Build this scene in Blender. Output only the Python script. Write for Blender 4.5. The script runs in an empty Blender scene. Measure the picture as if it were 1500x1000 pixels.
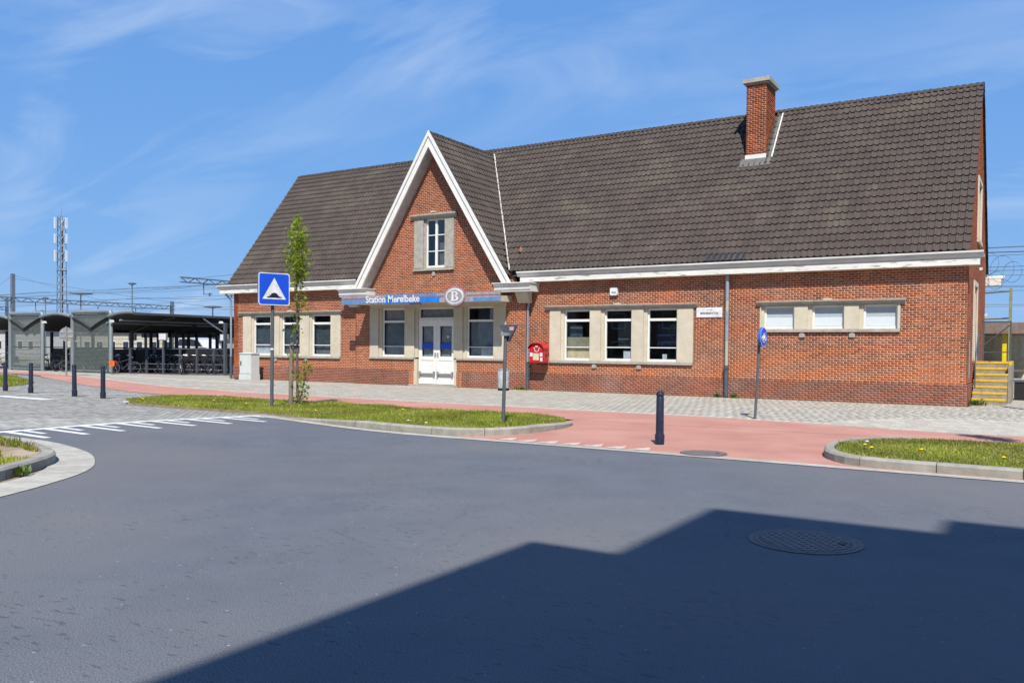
import bpy, bmesh, math, random
import numpy as np
from mathutils import Vector, Matrix
random.seed(7); np.random.seed(7)
R = math.radians
scene = bpy.context.scene
COL = scene.collection

# ---------------------------------------------------------------- camera
def setup_camera():
    F, PP = 1252.332, 538.223
    pi_, ro, ya = R(1.254), R(0.531), R(31.852)
    f = Vector((-math.sin(ya) * math.cos(pi_), math.cos(ya) * math.cos(pi_), -math.sin(pi_)))
    rt = Vector((math.cos(ya), math.sin(ya), 0)); up = rt.cross(f)
    r2 = rt * math.cos(ro) + up * math.sin(ro); u2 = -rt * math.sin(ro) + up * math.cos(ro)
    cam = bpy.data.cameras.new('camera'); o = bpy.data.objects.new('camera', cam); COL.objects.link(o)
    m = Matrix((r2, u2, -f)).transposed().to_4x4(); m.translation = Vector((34.232, -28.844, 1.6))
    o.matrix_world = m
    cam.sensor_width = 36; cam.lens = F / 1500 * 36; cam.shift_y = (PP - 500) / 1500
    cam.clip_start = .1; cam.clip_end = 6000
    scene.camera = o
setup_camera()

# ---------------------------------------------------------------- sky and sun
SUN_EL, SUN_AZ = R(51), R(150)          # azimuth clockwise from +Y
sun_dir = Vector((math.sin(SUN_AZ) * math.cos(SUN_EL), math.cos(SUN_AZ) * math.cos(SUN_EL), math.sin(SUN_EL)))
world = bpy.data.worlds.new('World'); scene.world = world; world.use_nodes = True
def setup_world():
    nt = world.node_tree; N = nt.nodes; L = nt.links; N.clear()
    out = N.new('ShaderNodeOutputWorld'); bg = N.new('ShaderNodeBackground')
    sky = N.new('ShaderNodeTexSky'); sky.sky_type = 'NISHITA'; sky.sun_disc = False
    sky.sun_elevation = SUN_EL; sky.sun_rotation = SUN_AZ
    sky.altitude = 0; sky.air_density = 1.0; sky.dust_density = 0; sky.ozone_density = 10
    tc = N.new('ShaderNodeTexCoord'); sep = N.new('ShaderNodeSeparateXYZ'); L.new(tc.outputs['Generated'], sep.inputs[0])
    def math_(op, a, b=None):
        n = N.new('ShaderNodeMath'); n.operation = op
        for i, x in enumerate((a, b)):
            if x is None: continue
            if isinstance(x, (int, float)): n.inputs[i].default_value = x
            else: L.new(x, n.inputs[i])
        return n.outputs[0]
    zz = math_('ADD', math_('MAXIMUM', sep.outputs[2], 0.0), .22)
    cx = math_('DIVIDE', sep.outputs[0], zz); cy = math_('DIVIDE', sep.outputs[1], zz)
    comb = N.new('ShaderNodeCombineXYZ'); L.new(cx, comb.inputs[0]); L.new(cy, comb.inputs[1])
    mp = N.new('ShaderNodeMapping'); L.new(comb.outputs[0], mp.inputs[0])
    mp.inputs['Rotation'].default_value = (0, 0, R(-34)); mp.inputs['Scale'].default_value = (.6, 1.7, 1); mp.inputs['Location'].default_value = (5.3, 2.9, 0)
    n1 = N.new('ShaderNodeTexNoise'); n1.inputs['Scale'].default_value = 1.9; n1.inputs['Detail'].default_value = 9; n1.inputs['Roughness'].default_value = .56; n1.inputs['Distortion'].default_value = .9
    L.new(mp.outputs[0], n1.inputs['Vector'])
    n2 = N.new('ShaderNodeTexNoise'); n2.inputs['Scale'].default_value = .7; n2.inputs['Detail'].default_value = 2
    L.new(comb.outputs[0], n2.inputs['Vector'])
    r1 = N.new('ShaderNodeMapRange'); r1.inputs[1].default_value = .47; r1.inputs[2].default_value = .80; L.new(n1.outputs[0], r1.inputs[0])
    r2 = N.new('ShaderNodeMapRange'); r2.inputs[1].default_value = .36; r2.inputs[2].default_value = .62; L.new(n2.outputs[0], r2.inputs[0])
    fac = math_('MULTIPLY', math_('MULTIPLY', r1.outputs[0], r2.outputs[0]), .55)
    sc_ = N.new('ShaderNodeSeparateColor'); L.new(sky.outputs[0], sc_.inputs[0]); tn = N.new('ShaderNodeCombineColor')      # soft roll-off of the bright horizon, as the photograph's exposure shows it
    for k, (g_, t_) in enumerate(((.42, 1.10), (.30, 2.04), (.15, 4.42))): L.new(math_('MULTIPLY', math_('POWER', sc_.outputs[k], g_), t_), tn.inputs[k])
    mix = N.new('ShaderNodeMixRGB'); L.new(fac, mix.inputs[0]); L.new(tn.outputs[0], mix.inputs[1]); mix.inputs[2].default_value = (5.0, 5.8, 7.0, 1)
    L.new(mix.outputs[0], bg.inputs[0]); bg.inputs[1].default_value = .1
    L.new(bg.outputs[0], out.inputs[0])
setup_world()
sl = bpy.data.lights.new('sun', 'SUN'); sl.energy = 4.9; sl.angle = R(.5); sl.color = (1, .95, .87)
so = bpy.data.objects.new('sun', sl); COL.objects.link(so)
so.rotation_euler = sun_dir.to_track_quat('Z', 'Y').to_euler()
vs = scene.view_settings
vs.view_transform = 'Standard'; vs.look = 'None'; vs.exposure = .5; vs.gamma = 1; vs.use_curve_mapping = False
scene.render.engine = 'CYCLES'
scene.cycles.use_denoising = True
scene.cycles.max_bounces = 6; scene.cycles.transparent_max_bounces = 12
scene.cycles.sample_clamp_indirect = 6

# ---------------------------------------------------------------- materials
def lk(nt, a, b): nt.links.new(a, b)
K = .87                       # albedo scale shared by all materials
k3 = lambda c: tuple(x * K for x in c)
def mat(name, c, rough=.75, metal=0., c2=None, scale=5., detail=5., lo=.35, hi=.65, stretch=(1, 1, 1), bump=0., bscale=60., rnd=0., spec=.4, c3=None, scale3=.6, lo3=.45, hi3=.7, coat=0., speck=0., coords='Object', emit=None):
    c = k3(c); c2 = k3(c2) if c2 else None; c3 = k3(c3) if c3 else None
    m = bpy.data.materials.new(name); m.use_nodes = True; nt = m.node_tree; N = nt.nodes
    b = N['Principled BSDF']
    b.inputs['Roughness'].default_value = rough; b.inputs['Metallic'].default_value = metal; b.inputs['Specular IOR Level'].default_value = spec
    b.inputs['Coat Weight'].default_value = coat
    tc = N.new('ShaderNodeTexCoord'); mp = N.new('ShaderNodeMapping'); lk(nt, tc.outputs[coords], mp.inputs[0]); mp.inputs['Scale'].default_value = stretch
    if c2 is None: c2 = tuple(x * .72 for x in c)
    n = N.new('ShaderNodeTexNoise'); n.inputs['Scale'].default_value = scale; n.inputs['Detail'].default_value = detail; n.inputs['Roughness'].default_value = .6
    lk(nt, mp.outputs[0], n.inputs['Vector'])
    mr = N.new('ShaderNodeMapRange'); mr.inputs[1].default_value = lo; mr.inputs[2].default_value = hi; lk(nt, n.outputs[0], mr.inputs[0])
    mix = N.new('ShaderNodeMixRGB'); lk(nt, mr.outputs[0], mix.inputs[0]); mix.inputs[1].default_value = (*c, 1); mix.inputs[2].default_value = (*c2, 1)
    out = mix.outputs[0]
    if c3:
        n3 = N.new('ShaderNodeTexNoise'); n3.inputs['Scale'].default_value = scale3; n3.inputs['Detail'].default_value = 6; lk(nt, mp.outputs[0], n3.inputs['Vector'])
        m3 = N.new('ShaderNodeMapRange'); m3.inputs[1].default_value = lo3; m3.inputs[2].default_value = hi3; lk(nt, n3.outputs[0], m3.inputs[0])
        x3 = N.new('ShaderNodeMixRGB'); lk(nt, m3.outputs[0], x3.inputs[0]); lk(nt, out, x3.inputs[1]); x3.inputs[2].default_value = (*c3, 1); out = x3.outputs[0]
    if speck:
        v = N.new('ShaderNodeTexNoise'); v.inputs['Scale'].default_value = 105; v.inputs['Detail'].default_value = 2; lk(nt, mp.outputs[0], v.inputs['Vector'])
        vm = N.new('ShaderNodeMapRange'); vm.inputs[1].default_value = .3; vm.inputs[2].default_value = .75; vm.inputs[3].default_value = 1 - speck; vm.inputs[4].default_value = 1 + speck; lk(nt, v.outputs[0], vm.inputs[0])
        xs = N.new('ShaderNodeMixRGB'); xs.blend_type = 'MULTIPLY'; xs.inputs[0].default_value = 1; lk(nt, out, xs.inputs[1]); lk(nt, vm.outputs[0], xs.inputs[2]); out = xs.outputs[0]
    if rnd:
        g = N.new('ShaderNodeNewGeometry'); oi = N.new('ShaderNodeObjectInfo'); a = N.new('ShaderNodeMath'); a.operation = 'ADD'; lk(nt, g.outputs['Random Per Island'], a.inputs[0]); lk(nt, oi.outputs['Random'], a.inputs[1])
        fr = N.new('ShaderNodeMath'); fr.operation = 'FRACT'; lk(nt, a.outputs[0], fr.inputs[0])
        rm = N.new('ShaderNodeMapRange'); rm.inputs[3].default_value = 1 - rnd; rm.inputs[4].default_value = 1 + rnd; lk(nt, fr.outputs[0], rm.inputs[0])
        xm = N.new('ShaderNodeMixRGB'); xm.blend_type = 'MULTIPLY'; xm.inputs[0].default_value = 1; lk(nt, out, xm.inputs[1]); lk(nt, rm.outputs[0], xm.inputs[2]); out = xm.outputs[0]
    lk(nt, out, b.inputs['Base Color'])
    if bump:
        bn = N.new('ShaderNodeTexNoise'); bn.inputs['Scale'].default_value = bscale; bn.inputs['Detail'].default_value = 4; lk(nt, mp.outputs[0], bn.inputs['Vector'])
        bp = N.new('ShaderNodeBump'); bp.inputs['Strength'].default_value = bump; bp.inputs['Distance'].default_value = .02; lk(nt, bn.outputs[0], bp.inputs['Height']); lk(nt, bp.outputs[0], b.inputs['Normal'])
    return m

def brick_mat(name, tones, z_band=None, dust=None):
    tones = [k3(t) for t in tones]; z_band = z_band and (z_band[0], z_band[1], k3(z_band[2])); dust = dust and k3(dust)
    m = bpy.data.materials.new(name); m.use_nodes = True; nt = m.node_tree; N = nt.nodes; b = N['Principled BSDF']
    b.inputs['Roughness'].default_value = .85; b.inputs['Specular IOR Level'].default_value = .25
    g = N.new('ShaderNodeNewGeometry'); oi = N.new('ShaderNodeObjectInfo'); a = N.new('ShaderNodeMath'); a.operation = 'ADD'; lk(nt, g.outputs['Random Per Island'], a.inputs[0]); lk(nt, oi.outputs['Random'], a.inputs[1])
    fr = N.new('ShaderNodeMath'); fr.operation = 'FRACT'; lk(nt, a.outputs[0], fr.inputs[0])
    cr = N.new('ShaderNodeValToRGB'); lk(nt, fr.outputs[0], cr.inputs[0]); el = cr.color_ramp.elements
    el[0].position = 0; el[0].color = (*tones[0], 1); el[1].position = 1; el[1].color = (*tones[-1], 1)
    for i, t in enumerate(tones[1:-1]): e = el.new((i + 1) / (len(tones) - 1)); e.color = (*t, 1)
    out = cr.outputs[0]
    n = N.new('ShaderNodeTexNoise'); n.inputs['Scale'].default_value = .55; n.inputs['Detail'].default_value = 5; lk(nt, g.outputs['Position'], n.inputs['Vector'])
    mr = N.new('ShaderNodeMapRange'); mr.inputs[1].default_value = .3; mr.inputs[2].default_value = .7; mr.inputs[3].default_value = .78; mr.inputs[4].default_value = 1.2; lk(nt, n.outputs[0], mr.inputs[0])
    x = N.new('ShaderNodeMixRGB'); x.blend_type = 'MULTIPLY'; x.inputs[0].default_value = 1; lk(nt, out, x.inputs[1]); lk(nt, mr.outputs[0], x.inputs[2]); out = x.outputs[0]
    if z_band:   # rain-washed, cleaner courses near the plinth
        sp = N.new('ShaderNodeSeparateXYZ'); lk(nt, g.outputs['Position'], sp.inputs[0])
        nz = N.new('ShaderNodeMath'); nz.operation = 'MULTIPLY_ADD'; lk(nt, n.outputs[0], nz.inputs[0]); nz.inputs[1].default_value = 1.1; lk(nt, sp.outputs[2], nz.inputs[2])
        zr = N.new('ShaderNodeMapRange'); zr.inputs[1].default_value = z_band[0]; zr.inputs[2].default_value = z_band[1]; zr.inputs[3].default_value = .55; zr.inputs[4].default_value = 0; lk(nt, nz.outputs[0], zr.inputs[0])
        xz = N.new('ShaderNodeMixRGB'); lk(nt, zr.outputs[0], xz.inputs[0]); lk(nt, out, xz.inputs[1]); xz.inputs[2].default_value = (*z_band[2], 1); out = xz.outputs[0]
    if dust:     # chalky bloom in patches
        nd = N.new('ShaderNodeTexNoise'); nd.inputs['Scale'].default_value = .9; nd.inputs['Detail'].default_value = 7; lk(nt, g.outputs['Position'], nd.inputs['Vector'])
        dr = N.new('ShaderNodeMapRange'); dr.inputs[1].default_value = .52; dr.inputs[2].default_value = .78; dr.inputs[4].default_value = .6; lk(nt, nd.outputs[0], dr.inputs[0])
        xd = N.new('ShaderNodeMixRGB'); lk(nt, dr.outputs[0], xd.inputs[0]); lk(nt, out, xd.inputs[1]); xd.inputs[2].default_value = (*dust, 1); out = xd.outputs[0]
    ms = N.new('ShaderNodeMapping'); lk(nt, g.outputs['Position'], ms.inputs[0]); ms.inputs['Scale'].default_value = (2.2, 2.2, .22)
    ns = N.new('ShaderNodeTexNoise'); ns.inputs['Scale'].default_value = 1.; ns.inputs['Detail'].default_value = 6; lk(nt, ms.outputs[0], ns.inputs['Vector'])
    rs = N.new('ShaderNodeMapRange'); rs.inputs[1].default_value = .52; rs.inputs[2].default_value = .72; rs.inputs[3].default_value = 1.0; rs.inputs[4].default_value = .72; lk(nt, ns.outputs[0], rs.inputs[0])
    xs = N.new('ShaderNodeMixRGB'); xs.blend_type = 'MULTIPLY'; xs.inputs[0].default_value = 1; lk(nt, out, xs.inputs[1]); lk(nt, rs.outputs[0], xs.inputs[2]); out = xs.outputs[0]
    n2 = N.new('ShaderNodeTexNoise'); n2.inputs['Scale'].default_value = 45; n2.inputs['Detail'].default_value = 3; lk(nt, g.outputs['Position'], n2.inputs['Vector'])
    m2 = N.new('ShaderNodeMapRange'); m2.inputs[1].default_value = .3; m2.inputs[2].default_value = .7; m2.inputs[3].default_value = .85; m2.inputs[4].default_value = 1.15; lk(nt, n2.outputs[0], m2.inputs[0])
    x2 = N.new('ShaderNodeMixRGB'); x2.blend_type = 'MULTIPLY'; x2.inputs[0].default_value = 1; lk(nt, out, x2.inputs[1]); lk(nt, m2.outputs[0], x2.inputs[2])
    lk(nt, x2.outputs[0], b.inputs['Base Color'])
    bp = N.new('ShaderNodeBump'); bp.inputs['Strength'].default_value = .3; bp.inputs['Distance'].default_value = .01; lk(nt, n2.outputs[0], bp.inputs['Height']); lk(nt, bp.outputs[0], b.inputs['Normal'])
    return m

def glass_mat(name, tint=(.8, .85, .85), base=.06):
    m = bpy.data.materials.new(name); m.use_nodes = True; nt = m.node_tree; N = nt.nodes; N.clear()
    o = N.new('ShaderNodeOutputMaterial'); t = N.new('ShaderNodeBsdfTransparent'); g = N.new('ShaderNodeBsdfGlossy'); g.inputs['Roughness'].default_value = .02
    t.inputs[0].default_value = (*tint, 1); lw = N.new('ShaderNodeLayerWeight'); lw.inputs[0].default_value = .5
    pw = N.new('ShaderNodeMath'); pw.operation = 'POWER'; lk(nt, lw.outputs['Facing'], pw.inputs[0]); pw.inputs[1].default_value = 4
    a = N.new('ShaderNodeMath'); a.operation = 'MULTIPLY_ADD'; lk(nt, pw.outputs[0], a.inputs[0]); a.inputs[1].default_value = .9; a.inputs[2].default_value = base
    mx = N.new('ShaderNodeMixShader'); lk(nt, a.outputs[0], mx.inputs[0]); lk(nt, t.outputs[0], mx.inputs[1]); lk(nt, g.outputs[0], mx.inputs[2]); lk(nt, mx.outputs[0], o.inputs[0])
    return m

def leaf_mat(name, c, c2, trans=.35):
    c, c2 = k3(c), k3(c2)
    m = bpy.data.materials.new(name); m.use_nodes = True; nt = m.node_tree; N = nt.nodes; b = N['Principled BSDF']
    g = N.new('ShaderNodeNewGeometry'); mx = N.new('ShaderNodeMixRGB'); lk(nt, g.outputs['Random Per Island'], mx.inputs[0]); mx.inputs[1].default_value = (*c, 1); mx.inputs[2].default_value = (*c2, 1)
    n = N.new('ShaderNodeTexNoise'); n.inputs['Scale'].default_value = .8; n.inputs['Detail'].default_value = 4; lk(nt, g.outputs['Position'], n.inputs['Vector'])
    r = N.new('ShaderNodeMapRange'); r.inputs[1].default_value = .35; r.inputs[2].default_value = .65; r.inputs[3].default_value = .7; r.inputs[4].default_value = 1.25; lk(nt, n.outputs[0], r.inputs[0])
    x = N.new('ShaderNodeMixRGB'); x.blend_type = 'MULTIPLY'; x.inputs[0].default_value = 1; lk(nt, mx.outputs[0], x.inputs[1]); lk(nt, r.outputs[0], x.inputs[2])
    lk(nt, x.outputs[0], b.inputs['Base Color']); b.inputs['Roughness'].default_value = .55; b.inputs['Specular IOR Level'].default_value = .3
    tr = N.new('ShaderNodeBsdfTranslucent'); lk(nt, x.outputs[0], tr.inputs[0]); ms = N.new('ShaderNodeMixShader'); ms.inputs[0].default_value = trans
    o = N['Material Output']; lk(nt, b.outputs[0], ms.inputs[1]); lk(nt, tr.outputs[0], ms.inputs[2]); lk(nt, ms.outputs[0], o.inputs[0])
    return m

MT = {}
def setup_materials():
    A = MT
    A['asphalt'] = mat('asphalt', (.132, .142, .162), .88, c2=(.112, .121, .140), scale=1.3, detail=8, bump=.18, bscale=160, speck=.5, c3=(.152, .152, .160), scale3=.28, spec=.3)
    A['soil'] = mat('soil', (.20, .15, .09), .95, c2=(.30, .25, .17), scale=4, bump=.6, bscale=30)
    A['drysoil'] = mat('dry_soil', (.36, .27, .19), .95, c2=(.24, .17, .11), scale=5, bump=.6, bscale=30, c3=(.42, .34, .26), scale3=2.)
    A['ground'] = mat('ground', (.25, .24, .22), .95, c2=(.19, .185, .17), scale=.8)
    A['red'] = mat('red_surface', (.49, .245, .185), .92, c2=(.40, .185, .14), scale=.9, detail=9, lo=.3, hi=.7, bump=.25, bscale=150, speck=.16, c3=(.53, .29, .225), scale3=.5, lo3=.5, hi3=.75)
    A['concrete'] = mat('concrete', (.45, .43, .37), .9, c2=(.35, .33, .28), scale=7, bump=.25, bscale=80, rnd=.1)
    A['kerb'] = mat('kerb_concrete', (.36, .34, .29), .9, c2=(.26, .245, .205), scale=5, detail=8, bump=.35, bscale=60, rnd=.12, speck=.12)
    A['paver'] = mat('paver', (.47, .43, .355), .9, c2=(.41, .375, .31), scale=2.2, bump=.2, bscale=70, rnd=.13, speck=.1)
    A['joint'] = mat('paver_joint', (.42, .385, .32), .95)
    A['block'] = mat('block_paver', (.345, .335, .30), .9, c2=(.285, .275, .25), scale=2.5, bump=.25, bscale=70, rnd=.28, speck=.15)
    A['blockjoint'] = mat('block_joint', (.27, .26, .235), .95)
    A['paint'] = mat('road_paint', (.70, .69, .65), .75, c2=(.42, .42, .40), scale=9, detail=8, lo=.48, hi=.72, speck=.2)
    A['mortar'] = mat('mortar', (.80, .52, .37), .95, c2=(.66, .42, .30), scale=1.2)
    A['mortar_grey'] = mat('plinth_mortar', (.44, .27, .21), .95, c2=(.34, .22, .18), scale=1.2)
    A['brick'] = brick_mat('brick', [(.185, .054, .026), (.27, .076, .032), (.39, .113, .043), (.335, .094, .038), (.23, .072, .036), (.45, .145, .055)], z_band=(1.1, 2.2, (.54, .165, .056)))
    A['brick_dark'] = brick_mat('plinth_brick', [(.23, .084, .050), (.285, .10, .058), (.34, .12, .070), (.25, .098, .062)], dust=(.38, .23, .18))
    A['tile'] = mat('roof_tile', (.071, .053, .044), .8, c2=(.053, .041, .035), scale=1.2, rnd=.13, c3=(.096, .080, .060), scale3=.9, lo3=.5, hi3=.8, bump=.2, bscale=60)
    A['newtile'] = mat('dark_tile', (.035, .036, .042), .5)
    A['white'] = mat('white_paint', (.76, .75, .71), .55, c2=(.68, .67, .63), scale=4)
    A['flaky'] = mat('flaking_paint', (.76, .75, .70), .7, c2=(.66, .64, .58), scale=3, stretch=(.5, 1, 3), c3=(.36, .33, .28), scale3=5, lo3=.56, hi3=.66, bump=.3, bscale=30)
    A['moulding'] = mat('weathered_moulding', (.70, .69, .66), .7, c2=(.56, .55, .52), scale=3, stretch=(.6, 1, 2))
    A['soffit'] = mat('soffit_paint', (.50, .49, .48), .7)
    A['stone'] = mat('cast_stone', (.60, .54, .42), .85, c2=(.52, .46, .35), scale=3, bump=.15, bscale=90, c3=(.46, .41, .33), scale3=.8, lo3=.5, hi3=.8)
    A['stone_grey'] = mat('weathered_stone', (.42, .39, .33), .9, c2=(.30, .28, .24), scale=5, detail=8, bump=.25, bscale=60)
    A['frame'] = mat('window_paint', (.80, .79, .75), .45, c2=(.72, .71, .67), scale=5)
    A['glass'] = glass_mat('window_glass', (.90, .93, .94), .055)
    A['clearglass'] = glass_mat('clear_glass', (.92, .95, .95), .03)
    A['frost'] = mat('frosted_pane', (.42, .47, .50), .35, c2=(.38, .43, .46), spec=.6)
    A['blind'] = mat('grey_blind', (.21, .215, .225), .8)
    A['blind_lifted'] = mat('shade_lifted_blind', (.42, .44, .46), .8)  # same grey blind, lightened to offset the canopy's shade at the entrance
    A['housebrick'] = mat('house_brick', (.22, .12, .08), .9, c2=(.17, .09, .06), scale=3)
    A['houseroof'] = mat('house_roof', (.10, .07, .06), .85)
    A['blind_cream'] = mat('cream_blind', (.88, .68, .42), .8)
    A['paper'] = mat('paper', (.75, .76, .78), .8)
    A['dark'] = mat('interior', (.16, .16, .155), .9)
    A['wornpaint'] = mat('worn_paint', (.64, .56, .51), .8, c2=(.48, .27, .21), scale=7, detail=8, lo=.42, hi=.62)
    A['blue'] = mat('blue_sign', (.004, .075, .62), .4, c2=(.004, .066, .56), spec=.5)
    A['blueedge'] = mat('blue_sign_edge', (.02, .16, .55), .35)
    A['signwhite'] = mat('sign_white', (.78, .79, .80), .45)
    A['signblack'] = mat('sign_black', (.012, .013, .018), .5)
    A['signgrey'] = mat('sign_grey', (.34, .33, .35), .45)
    A['signblue'] = mat('station_blue', (.13, .26, .50), .4)
    A['signbright'] = mat('station_bright_blue', (.015, .22, .72), .4)
    A['signred'] = mat('station_red', (.42, .12, .12), .5)
    A['galv'] = mat('galvanised', (.36, .37, .37), .5, metal=.35, c2=(.28, .29, .29), scale=8)
    A['pole'] = mat('painted_pole', (.13, .14, .15), .45, metal=.2)
    A['zinc'] = mat('zinc_pipe', (.34, .37, .41), .5, metal=.3, c2=(.27, .30, .34), scale=3)
    A['zincdark'] = mat('iron_pipe', (.085, .098, .125), .55)
    A['buff'] = mat('bare_pipe', (.42, .36, .27), .7, c2=(.36, .38, .36), scale=3)
    A['bollard'] = mat('bollard_paint', (.014, .018, .036), .35, c2=(.022, .026, .046), scale=9, spec=.5, c3=(.10, .11, .13), scale3=12, lo3=.66, hi3=.72)
    A['cabinet'] = mat('cabinet_plastic', (.60, .62, .60), .6, c2=(.54, .56, .54), scale=3)
    A['bin'] = mat('bin_metal', (.50, .53, .54), .4, metal=.1)
    A['mail'] = mat('mail_red', (.55, .012, .022), .35, c2=(.48, .010, .02))
    A['cream'] = mat('cream_label', (.75, .62, .38), .6)
    A['black'] = mat('black_rubber', (.015, .015, .017), .6)
    A['bikeblack'] = mat('bike_paint', (.018, .019, .022), .3, spec=.5)
    A['bikeblue'] = mat('bike_blue', (.03, .05, .12), .35)
    A['chrome'] = mat('chrome', (.55, .56, .58), .25, metal=.9)
    A['orange'] = mat('orange_bag', (.75, .16, .02), .6)
    A['bagred'] = mat('red_bag', (.42, .03, .03), .6)
    A['pink'] = mat('pink_bag', (.75, .35, .36), .7)
    A['shed'] = mat('shed_steel', (.25, .29, .30), .5, metal=.25, c2=(.21, .25, .26), scale=2)
    A['sheddark'] = mat('shed_roof', (.10, .105, .11), .6, metal=.2)
    A['shedpanel'] = mat('shed_panel', (.52, .53, .54), .6)
    A['mesh'] = mat('mesh_steel', (.20, .235, .22), .5, metal=.3)
    A['yellow'] = mat('yellow_paint', (.72, .46, .015), .6, c2=(.60, .36, .02), scale=9, c3=(.20, .13, .04), scale3=9, lo3=.62, hi3=.7)
    A['yellowpost'] = mat('yellow_post', (.80, .62, .01), .5)
    A['stepstone'] = mat('step_concrete', (.33, .30, .24), .9, c2=(.22, .20, .16), scale=6, bump=.3)
    A['mast'] = mat('mast_steel', (.20, .24, .28), .5, metal=.3)
    A['antenna'] = mat('antenna_white', (.72, .74, .75), .5)
    A['wire'] = mat('wire', (.10, .13, .16), .6)
    A['film'] = mat('window_film', (.62, .68, .70), .5, c2=(.60, .66, .68))
    A['terracotta'] = mat('terracotta', (.42, .15, .06), .8)
    A['greenpost'] = mat('green_post', (.24, .27, .15), .6)
    A['brownfascia'] = mat('brown_fascia', (.23, .17, .14), .7)
    A['creamwall'] = mat('cream_wall', (.62, .56, .44), .8)
    A['ballast'] = mat('ballast', (.18, .16, .14), .95, c2=(.11, .10, .09), scale=9, bump=.5)
    A['bark'] = mat('bark', (.16, .115, .08), .9, c2=(.10, .075, .055), scale=14, stretch=(1, 1, .3), bump=.4, bscale=40)
    A['stake'] = mat('stake_wood', (.26, .205, .155), .9, c2=(.19, .15, .115), scale=12, stretch=(1, 1, .2), bump=.3)
    A['leaf'] = leaf_mat('young_leaf', (.34, .42, .028), (.22, .32, .022), .5)
    A['grass'] = leaf_mat('grass_blade', (.245, .32, .024), (.38, .39, .065), .42)
    A['drygrass'] = leaf_mat('dry_grass', (.50, .41, .19), (.36, .33, .10), .3)
    A['bush'] = leaf_mat('bush_leaf', (.06, .13, .015), (.10, .18, .02), .3)
    A['dandelion'] = mat('dandelion_yellow', (.85, .62, .01), .7)
    A['seed'] = mat('seed_head', (.7, .7, .66), .9)
    A['iron'] = mat('cast_iron', (.20, .165, .155), .7, metal=.1, c2=(.15, .125, .12), scale=12, bump=.2)
    A['lead'] = mat('lead', (.17, .165, .155), .6, metal=.2, c2=(.12, .115, .105), scale=6)
    A['plaster'] = mat('apartment_render', (.62, .60, .56), .9)
    A['carwhite'] = mat('car_white', (.75, .76, .77), .25, coat=.5)
    A['carglass'] = mat('car_glass', (.02, .022, .025), .08, spec=.8)
    A['lampglass'] = mat('lamp_diffuser', (.7, .7, .68), .5)
    A['tuft'] = leaf_mat('weed_leaf', (.10, .16, .02), (.18, .22, .04), .3)
setup_materials()
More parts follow.
